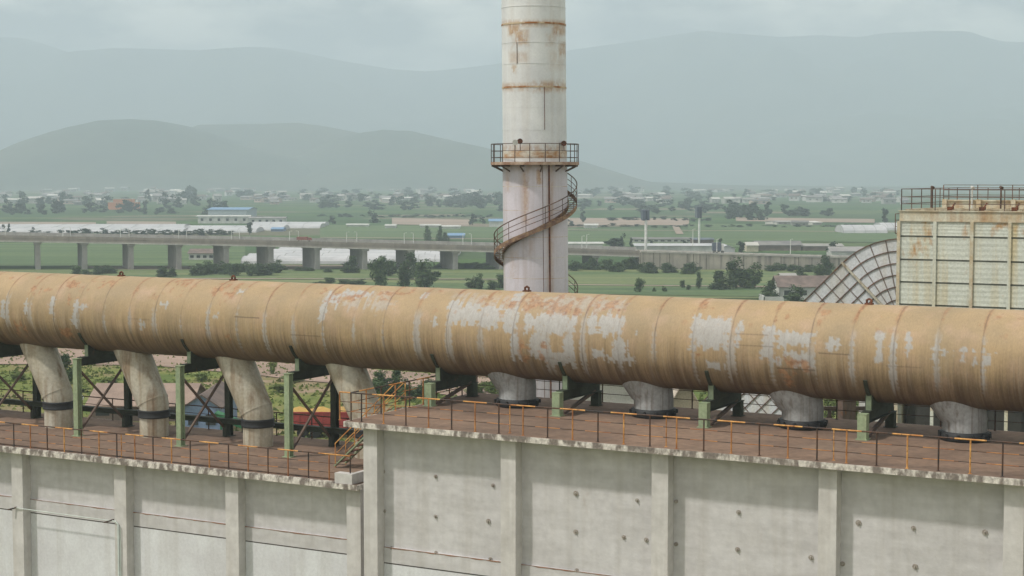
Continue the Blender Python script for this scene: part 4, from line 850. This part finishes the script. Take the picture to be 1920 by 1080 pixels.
# ---------------------------------------------------------------- greenhouses and farm buildings
def tunnel(px0, px1, pyb, depth, h_, label, mat=None, group='plastic greenhouses in the valley'):
    p0, p1 = atz(px0, pyb, GP), atz(px1, pyb, GP); y = p0.y; x0, x1 = p0.x, p1.x
    t = thing('greenhouse', label, 'greenhouse', ((x0 + x1) / 2, y, GP), group, plantf=False)
    prof = [(y + depth * (.5 - .5 * math.cos(q)), GP + h_ * math.sin(q) ** .8) for q in np.linspace(0, math.pi, 11)]
    m = MB(); m.prism(prof, 0, x0, x1); part('film_cover', m, mat or mFilm, t)
    m = MB(); n_ = max(4, int(abs(x1 - x0) / 14))
    for i in range(n_ + 1):
        x = x0 + (x1 - x0) * i / n_
        for (a_, b_), (c_, d_) in zip(prof[:-1], prof[1:]): m.bar((x, a_, b_ + .03), (x, c_, d_ + .03), .25, .12)
    part('hoops', m, mHoop, t)
for i, (yb, x0, x1) in enumerate([(495, 452, 716), (490, 462, 742), (485.5, 480, 748), (481, 500, 752), (477, 520, 760), (473.5, 540, 770), (470, 560, 770), (467, 580, 775)]): tunnel(x0, x1, yb, 16 + i * 1.2, 2.6, ORD[i] + ' nearest long white plastic greenhouse behind the viaduct piers')
for i, (yb, x0, x1) in enumerate([(491, 722, 846), (486, 740, 852), (481, 756, 858), (477, 770, 862)]): tunnel(x0, x1, yb, 15, 2.3, ORD[i] + ' nearest short white greenhouse between viaduct and chimney')
for i, (yb, x0, x1) in enumerate([(437, -80, 342), (434, -60, 342), (431, -90, 342), (428.5, -120, 342)]): tunnel(x0, x1, yb, 30, 2.3, ORD[i] + ' nearest long greenhouse strip at far left beyond the viaduct')
for i, (yb, x0, x1) in enumerate([(436, 340, 480), (432, 345, 530), (428, 470, 600), (424.5, 470, 608)]): tunnel(x0, x1, yb, 30, 2.5, ORD[i] + ' nearest greenhouse before the blue roofed works')
tunnel(1582, 1664, 438, 26, 4.5, 'white arched greenhouse left of the cooling tower', group=None)
tunnel(1654, 1700, 433, 26, 4.5, 'greenhouse end half hidden by the cooling tower', group=None)
def farm(*a, **k): return gable('farm_building', *a, z0=GP, **k)
def house_px(label, x0, x1, yb, yt, depth, wall, roof, wins=0, rf=.3, name='farm_building', cat='building', group=None, ridge='x'):
    Y = atz(x0, yb, GP).y; H = zat(yt, Y) - GP; return gable(name, label, cat, x0, x1, yb, depth, H * (1 - rf), H * rf, wall, roof, z0=GP, wins=wins, group=group, ridge=ridge)
house_px('tall pale works hall with a bright blue roof', 390, 463, 408, 390, 50, M('blue_grey_hall', (.42, .48, .52)), mBlueR, rf=.18)
house_px('white works building with dark windows below the blue roofed hall', 371, 466, 419, 404, 12, mWhite, mWhite, wins=6, rf=.12)
house_px('low cream annex right of the blue roofed hall', 468, 533, 420, 407, 12, mWhite, mRoofG, wins=5, rf=.15)
house_px('white farmhouse with dark roof seen under the left viaduct spans', 354, 414, 488, 468, 12, mWhite, mRoofB, wins=5, rf=.35)
house_px('small white house with blue roof left of the chimney', 917, 945, 426, 411, 14, mWhite, mBlueR, rf=.25)
house_px('low blue roofed shed beyond the viaduct near two poplars', 840, 870, 447, 438, 12, mBlue, mBlueR, rf=.4)
house_px('low blue roofed shed before the works greenhouses', 508, 530, 434, 427, 14, mBlue, mBlueR, rf=.4)
for i, (a_, b_, c_, d_) in enumerate([(722, 742, 428, 421), (650, 690, 425, 420), (788, 825, 427, 421), (828, 862, 429, 423), (1096, 1121, 428, 420)]): house_px(ORD[i] + ' small white hut from left among the fields beyond the viaduct', a_, b_, c_, d_, 10, mWhite, mWhite, rf=.3, group='small white huts in the fields')
house_px('long white walled depot behind the ramp right of the chimney', 1064, 1130, 468, 455, 14, mWhite, mWhite, rf=.15)
house_px('long low white depot behind the nearer billboard mast', 1195, 1345, 474, 458, 16, mWhite, mFilm, rf=.2)
house_px('pale shed with a sloping end right of the dark lorry', 1350, 1378, 474, 460, 16, mFilm, mFilm, rf=.4, ridge='y')
house_px('long row of white huts behind the depot', 1187, 1298, 455, 446, 10, mWhite, mRoofG, wins=9, rf=.25)
house_px('dark roofed long shed with a yellow edge behind the ramp', 1300, 1338, 459, 447, 14, mRoofB, mBoard, rf=.2)
house_px('cream cottage on the ramp skyline near the tall lamp', 1400, 1422, 472, 455, 10, M('cream_wall', (.55, .5, .38)), mVill, rf=.3)
house_px('grey farm roofs right of the tall lone lamp', 1420, 1502, 470, 453, 14, mRoofB, mRoofG, rf=.4)
house_px('long shed with a pale roof left of the elbow duct', 1505, 1580, 470, 458, 12, mRoofB, mVill, rf=.3)
house_px('grey roofed houses behind the elbow duct', 1560, 1640, 480, 464, 12, mWhite, mRoofG, rf=.45)
house_px('near brown roofed farmhouse left of the elbow duct', 1462, 1580, 562, 520, 12, mWhite, mRoofB, rf=.42, wins=4)
house_px('cream sheet roofed lean-to above the near brown roof', 1466, 1494, 526, 514, 8, mWhite, mVill, rf=.4)
m = MB(); a_, b_ = atz(1432, 566, GP), atz(1470, 566, GP); m.box(a_.x, b_.x, a_.y, a_.y + .4, GP, GP + 1.3); m.box(a_.x - .1, a_.x + .3, a_.y, a_.y + 8, GP, GP + 1.5)
solo('yard_wall', m, mWhite, 'white yard wall beside the near brown roofed farmhouse', 'wall', (a_.x, a_.y, GP), plantf=False)
# far village: small houses on the plain
vr = random.Random(11)
cands = []
for k in range(240):
    x = vr.uniform(-40, 1700); y = 358 + 25 * vr.random() ** 1.3
    if 925 < x < 1080: continue
    cands.append((x, y))
for x, y in [(150, 384), (188, 384), (265, 380), (300, 378), (120, 378), (60, 381), (505, 370), (490, 371), (875, 374), (885, 374), (1402, 380), (1408, 379), (1438, 374), (1500, 372), (1540, 372), (1565, 378), (1575, 380), (1520, 422), (1500, 424), (1455, 421), (1470, 421)]: cands.append((x, y))
MOD = []
for wallm, roofm in ((mVill, mRoofG), (mVill, mVill), (mPink, mRoofG), (mWhite, mRoofB)):
    m = MB(); m.box(-1, 1, -.6, .6, 0, .75); m.prism([(-.6, .75), (.6, .75), (0, 1.0)], 0, -1, 1); w1 = m.mesh('wall', wallm); m = MB(); m.prism([(-.7, .72), (0, 1.02), (0, 1.1), (-.7, .8)], 0, -1.08, 1.08); m.prism([(.7, .72), (0, 1.02), (0, 1.1), (.7, .8)], 0, -1.08, 1.08); m.box(-.6, -.3, -.62, -.6, .3, .55); m.box(.3, .6, -.62, -.6, .3, .55)
    MOD.append((w1, m.mesh('roof', roofm)))
def vhouse(x, y, w_, h_, d_, k, label, group, rz=0):
    p = atz(x, y, GP); t = bpy.data.objects.new('village_house', None); COL.objects.link(t); t.location = (p.x, p.y, GP + CAMZ); t.rotation_euler = (0, 0, rz); t.scale = (w_ / 2, d_, h_); tag(t, label, 'house', group)
    for me_, nm_ in zip(MOD[k], ('wall', 'roof')): o = bpy.data.objects.new(nm_, me_); COL.objects.link(o); o.parent = t
for x, y in cands:
    vhouse(x, y, vr.uniform(8, 19) * (.6 if y > 415 else 1), vr.uniform(3.5, 7) * (1.4 if vr.random() < .25 else 1) * (.5 if y > 415 else 1), vr.uniform(8, 13), vr.choice([0, 0, 1, 2, 3, 1]), 'tiny pale house of the far village below the hazy hills', 'far village houses', vr.uniform(-.5, .5))
p = atz(233, 393, GP); m = MB(); m.box(-14, 14, -6, 6, 0, 7); m.box(-9, 9, -6, 6, 7, 10); m.v = [(a + p.x, b + p.y, c + GP) for a, b, c in m.v]; t = thing('orange_house', 'orange painted village building at far left among trees', 'house', (p.x, p.y, GP), plantf=False); part('wall', m, mOran, t); m = MB(); m.box(-14.3, 14.3, -6.3, 6.3, 7, 7.3); m.box(-9.3, 9.3, -6.3, 6.3, 10, 10.3); m.v = [(a + p.x, b + p.y, c + GP) for a, b, c in m.v]; part('roof', m, mPink, t)

# ---------------------------------------------------------------- trees and shrubs
def crown_mesh(name, n, s, seed, mat, lobes=9, tall=1.0, flat=False):
    r = np.random.RandomState(seed); vs = []; fs = []
    cen = []
    for i in range(lobes):
        a = r.uniform(0, 6.28); q = r.uniform(.0, .36); z = r.uniform(.10, .88); q *= (1 - abs(z - .45) * .9); cen.append((q * math.cos(a), q * math.sin(a), z, r.uniform(.10, .24)))
    for k in range(n):
        c = cen[k % lobes]; d = r.normal(size=3); d /= np.linalg.norm(d); rad = c[3] * r.uniform(.35, 1.0) * (1.0 if r.rand() > .12 else 1.35)
        p = np.array([c[0] + d[0] * rad, c[1] + d[1] * rad, c[2] + d[2] * rad * .95])
        p[2] = max(.02, p[2]); nn = d * .6 + r.normal(size=3) * .6; nn /= np.linalg.norm(nn); t1 = np.cross(nn, [0, 0, 1.0]); t1 /= (np.linalg.norm(t1) + 1e-6); t2 = np.cross(nn, t1); ss = s * r.uniform(.6, 1.3); b = len(vs)
        a1 = r.uniform(.5, 1.0)
        vs += [tuple(p + t1 * ss + t2 * ss * .2), tuple(p + t2 * ss * a1), tuple(p - t1 * ss * .9 - t2 * .1 * ss), tuple(p - t2 * ss * a1 * .8)]; fs.append((b, b + 1, b + 2, b + 3))
    m = MB(); m.add(vs, fs); return m.mesh(name, mat, fix=False)
def trunk_mesh(name, mat, seed):
    r = random.Random(seed); m = MB(); m.sweep([(0, 0, -.02), (.01, 0, .2), (0, .01, .5), (.01, 0, .75)], [.035, .028, .02, .008], 7)
    for i in range(6): a = i * 1.05 + r.random(); z = .25 + .07 * i; m.sweep([(0, 0, z), (.12 * math.cos(a), .12 * math.sin(a), z + .1), (.24 * math.cos(a), .24 * math.sin(a), z + .16)], [.014, .009, .004], 5)
    return m.mesh(name, mat)
CN = [crown_mesh('crown', 2600, .036, s, mLeaf, 18) for s in (1, 2, 3, 4)]; CNL = [crown_mesh('crown', 2000, .038, s + 20, mLeafL, 16) for s in (1, 2)]
CF = [crown_mesh('crown', 420, .07, s + 40, mLeafD, 11) for s in (1, 2, 3, 4, 5)]
TK = [trunk_mesh('trunk', mBark, s) for s in (1, 2)]
def tree(px, pyb, hpx, wpx, label, zg=GP, kind='n', group=None, name='tree', Y=None, trunk=True, cat='tree'):
    p = atz(px, pyb, zg) if Y is None else Vector((at(px, pyb, Y).x, Y, zg)); s_ = p.y / F
    t = bpy.data.objects.new(name, None); COL.objects.link(t); t.location = (p.x, p.y, p.z + CAMZ); t.rotation_euler = (0, 0, vr.uniform(0, 6.28)); w_ = wpx * s_ * 1.35; t.scale = (w_, w_, hpx * s_)
    tag(t, label, cat, group); lst = {'n': CN, 'l': CNL, 'f': CF}[kind]
    o = bpy.data.objects.new('crown', vr.choice(lst)); COL.objects.link(o); o.parent = t
    if trunk: o = bpy.data.objects.new('trunk', vr.choice(TK)); COL.objects.link(o); o.parent = t
def trees(lst, **k):
    for a in lst: tree(*a[:4], a[4], **k)
trees([(710, 539, 56, 34, 'dark leafy tree left of the close tree group before the viaduct'), (757, 543, 50, 30, 'slim dark tree in the middle of the near tree group'), (797, 543, 55, 54, 'broad dark tree at the right of the near tree group'), (766, 524, 56, 38, 'dark tree behind the near tree group, touching the viaduct deck'), (728, 518, 38, 36, 'rounded tree behind the left of the near tree group'), (660, 512, 36, 28, 'small dark tree before the seventh viaduct pier'), (803, 452, 32, 17, 'left of two slim poplars beyond the viaduct'), (824, 454, 34, 15, 'right of two slim poplars beyond the viaduct'), (836, 454, 20, 16, 'low bush beside the poplars beyond the viaduct'),
       (1352, 544, 40, 44, 'left tree of the big clump before the retaining wall'), (1380, 541, 56, 52, 'tallest tree of the big clump before the retaining wall'), (1406, 542, 50, 44, 'right tree of the big clump before the retaining wall'), (1310, 543, 36, 14, 'slim dark tree left of the big clump'), (1199, 549, 28, 19, 'small round tree alone in the green field'), (1280, 541, 16, 11, 'tiny bush left of the slim dark tree'), (1291, 545, 11, 9, 'tiny bush just left of the slim dark tree'), (1441, 562, 40, 38, 'near dark tree beside the white yard wall'), (1492, 572, 36, 46, 'near dark tree before the brown roofed farmhouse'), (1549, 516, 42, 30, 'dark tree left of the elbow duct before the ramp'), (1535, 522, 26, 26, 'lower tree beside the ramp left of the elbow duct'), (1498, 518, 16, 30, 'low green bush before the ramp wall'), (1226, 548, 10, 8, 'tiny bush right of the round field tree'), (1246, 548, 12, 10, 'second tiny bush right of the round field tree')])
trees([(1562, 478, 26, 22, 'dark conifer behind the ramp left of the elbow duct'), (1390, 474, 22, 26, 'dark tree behind the ramp right of the dark lorry'), (1150, 466, 20, 44, 'dark bush clump behind the ramp right of the chimney'), (1166, 464, 26, 12, 'slim tree in the bush clump right of the chimney'), (1184, 466, 22, 10, 'narrow dark tree left of the nearer billboard mast'), (1222, 466, 16, 10, 'narrow tree right of the nearer billboard mast'), (1283, 464, 13, 12, 'small tree left of the farther billboard mast'), (1350, 470, 24, 10, 'slim tree beside the dark lorry'), (468, 440, 24, 16, 'small round tree before the works greenhouses'), (886, 422, 22, 18, 'round tree left of the blue roofed house'), (905, 420, 14, 14, 'small tree just left of the blue roofed house'), (624, 420, 14, 18, 'small tree in the fields beyond the viaduct'), (702, 418, 22, 22, 'dark field tree beyond the viaduct'), (1092, 417, 22, 14, 'lone tree on the bare soil strip right of the chimney'), (1072, 424, 12, 16, 'low bush on the bare soil strip next to the chimney'), (6, 436, 16, 8, 'left of two thin conifers at far left'), (16, 438, 20, 8, 'right of two thin conifers at far left'), (62, 437, 12, 6, 'tiny conifer at far left beyond the viaduct'), (1660, 424, 36, 16, 'tall dim tree beside the cooling tower')], kind='f')
def bushes(n, x0, x1, y0, y1, h0, h1, w0, w1, lab, grp, kind='n', zg=GP, seed=1):
    global vr
    q = random.Random(seed)
    for i in range(n):
        x = x0 + (x1 - x0) * (i + q.uniform(.1, .9)) / n; tree(x, q.uniform(y0, y1), q.uniform(h0, h1), q.uniform(w0, w1), lab, kind=kind, group=grp, name='shrub', zg=zg, trunk=False, cat='shrub')
bushes(12, 352, 520, 511, 518, 18, 28, 24, 36, 'dark shrub in the hedge under the left viaduct spans', 'shrubs under the left spans', seed=2)
bushes(7, 1070, 1200, 505, 511, 16, 26, 26, 38, 'dark shrub under the viaduct just right of the chimney', 'shrubs right of the chimney', seed=3)
bushes(6, 1200, 1310, 511, 515, 15, 24, 24, 34, 'dark shrub at the foot of the retaining wall', 'shrubs at the retaining wall', seed=4)
bushes(5, 130, 225, 512, 517, 12, 20, 22, 30, 'low shrub between the second and third viaduct piers', 'shrubs near the left piers', seed=5)
bushes(3, 295, 330, 514, 522, 14, 28, 18, 24, 'shrub right of the third viaduct pier', 'shrubs right of the third pier', seed=6)
bushes(5, 520, 660, 506, 512, 8, 14, 20, 30, 'low shrub before the white greenhouses', 'shrubs before the greenhouses', seed=7)
bushes(5, 595, 690, 533, 537, 9, 14, 22, 34, 'low bush in the meadow just above the duct', 'bushes above the duct', seed=8)
bushes(4, 880, 945, 535, 550, 18, 32, 24, 36, 'dark bush left of the chimney foot', 'bushes left of the chimney', seed=9)
bushes(26, 108, 440, 440, 443, 8, 13, 18, 26, 'dark hedge bush beyond the viaduct at left', 'hedge beyond the viaduct', kind='f', seed=10)
bushes(6, 860, 940, 500, 506, 8, 12, 20, 30, 'low shrub beside the last pier left of the chimney', 'shrubs left of the chimney', seed=12)
bushes(5, 0, 110, 438, 441, 5, 8, 14, 22, 'low bush beyond the viaduct at the left edge', 'bushes at far left', kind='f', seed=13)
# far trees
tr_ = random.Random(5)
def belt(n, x0, x1, y0, y1, h0, h1, w0, w1, lab, grp):
    for i in range(n):
        x = tr_.uniform(x0, x1)
        if 955 < x < 1055: continue
        y = tr_.uniform(y0, y1); tree(x, y, tr_.uniform(h0, h1), tr_.uniform(w0, w1), lab, kind='f', group=grp, name='far_tree', trunk=False)
belt(60, -60, 420, 378, 404, 12, 26, 14, 26, 'hazy dark tree in the belt left of the blue roofed hall', 'left tree belt')
belt(8, 340, 365, 370, 384, 18, 26, 14, 20, 'tall hazy tree above the works hall', 'trees above the works hall')
belt(36, 600, 945, 378, 396, 10, 18, 16, 30, 'hazy tree in the belt left of the chimney', 'middle tree belt')
belt(14, 860, 950, 378, 392, 14, 26, 18, 28, 'tall hazy tree close to the chimney shaft', 'trees close to the chimney')
belt(14, 1360, 1480, 402, 413, 18, 30, 22, 34, 'dark tree in the grove right of the billboard masts', 'grove right of the masts')
belt(8, 1480, 1560, 402, 410, 10, 18, 20, 30, 'low dark tree trailing right of the grove', 'trees right of the grove')
belt(34, 1060, 1380, 380, 402, 8, 16, 16, 30, 'hazy tree in the belt behind the billboard masts', 'tree belt behind the masts')
belt(40, 420, 900, 362, 378, 8, 14, 12, 26, 'very hazy tree among the far houses left of the chimney', 'trees among the far houses, left')
belt(48, 1060, 1700, 362, 380, 8, 16, 12, 28, 'very hazy tree among the far houses right of the chimney', 'trees among the far houses, right')
belt(16, 1120, 1350, 412, 416, 4, 7, 14, 24, 'low bush on the edge of the bare soil strip', 'bushes on the soil strip')
bushes(30, 1060, 1700, 424, 427, 3, 6, 12, 24, 'low hedge bush along the field edge right of the chimney', 'field edge hedge', kind='f', seed=31)
bushes(24, 600, 930, 405, 408, 3, 6, 12, 24, 'low hedge bush along the far field edge left of the chimney', 'far field edge hedge', kind='f', seed=32)
bushes(14, 640, 930, 497, 502, 6, 10, 22, 34, 'low bush on the far side of the viaduct meadow', 'viaduct meadow bushes', kind='n', seed=33)
bushes(9, 1440, 1560, 505, 512, 8, 16, 20, 30, 'ragged shrub along the ramp wall near the farmhouse', 'shrubs near the farmhouse', kind='n', seed=34)
# yard vegetation under the duct
trees([(118, 720, 62, 42, 'leafy tree behind the first branch duct'), (212, 770, 34, 36, 'bushy tree behind the second branch duct')], zg=GF, kind='n')
trees([(512, 702, 28, 20, 'young light green tree by the dirt road under the duct'), (70, 672, 30, 40, 'light green tree by the dirt road at the left edge')], zg=GF, kind='l')
bushes(7, 690, 812, 720, 758, 22, 40, 30, 50, 'shrub on the yard slope left of the upper roof', 'shrubs left of the upper roof', zg=GF, seed=14)
bushes(10, -20, 600, 712, 735, 10, 20, 30, 50, 'yellow green weed clump in the yard under the duct', 'weed clumps in the yard', kind='l', zg=GF, seed=15)
bushes(5, 880, 930, 735, 745, 18, 28, 24, 34, 'light shrub under the duct left of the white shed', 'shrubs left of the white shed', kind='l', zg=GF, seed=16)
bushes(5, 1545, 1660, 790, 800, 38, 60, 36, 50, 'dark leafy shrub under the duct near the right end', 'shrubs near the right end', kind='l', zg=GF, seed=17)
# weeds as uncountable growth
rg = np.random.RandomState(9); vs = []; fs = []
for k in range(16000):
    x = rg.uniform(-75, 30); y = rg.uniform(150, 262)
    if rg.rand() > float(fbm(np.array([x / 14]), np.array([y / 14]), 3)[0]) * 1.5: continue
    h_ = rg.uniform(.12, .4); a = rg.uniform(0, 3.14); wv = rg.uniform(.15, .4); b = len(vs); vs += [(x - wv * math.cos(a), y - wv * math.sin(a), GF), (x + wv * math.cos(a), y + wv * math.sin(a), GF), (x + .3 * wv * math.cos(a) + rg.uniform(-.1, .1), y, GF + h_)]; fs.append((b, b + 1, b + 2))
m = MB(); m.add(vs, fs); solo('grass', m, mLeafL, None, None, kind='stuff', plantf=False, fix=False)

# ---------------------------------------------------------------- haze
m = MB(); m.box(-5900, 5900, -290, 11900, GP - 1.5, 770); hz = solo('haze', m, [], None, None, kind='stuff', plantf=False)
mh = bpy.data.materials.new('haze_air'); mh.use_nodes = True; t = mh.node_tree; t.nodes.clear()
pv = N(t, 'ShaderNodeVolumePrincipled'); pv.inputs['Color'].default_value = (.70, .81, .91, 1); pv.inputs['Density'].default_value = HAZE_DENSITY; pv.inputs['Anisotropy'].default_value = .0
ou = N(t, 'ShaderNodeOutputMaterial'); t.links.new(pv.outputs[0], ou.inputs['Volume']); hz.data.materials.append(mh)
S.cycles.volume_bounces = 2; S.cycles.max_bounces = 6; S.cycles.diffuse_bounces = 3
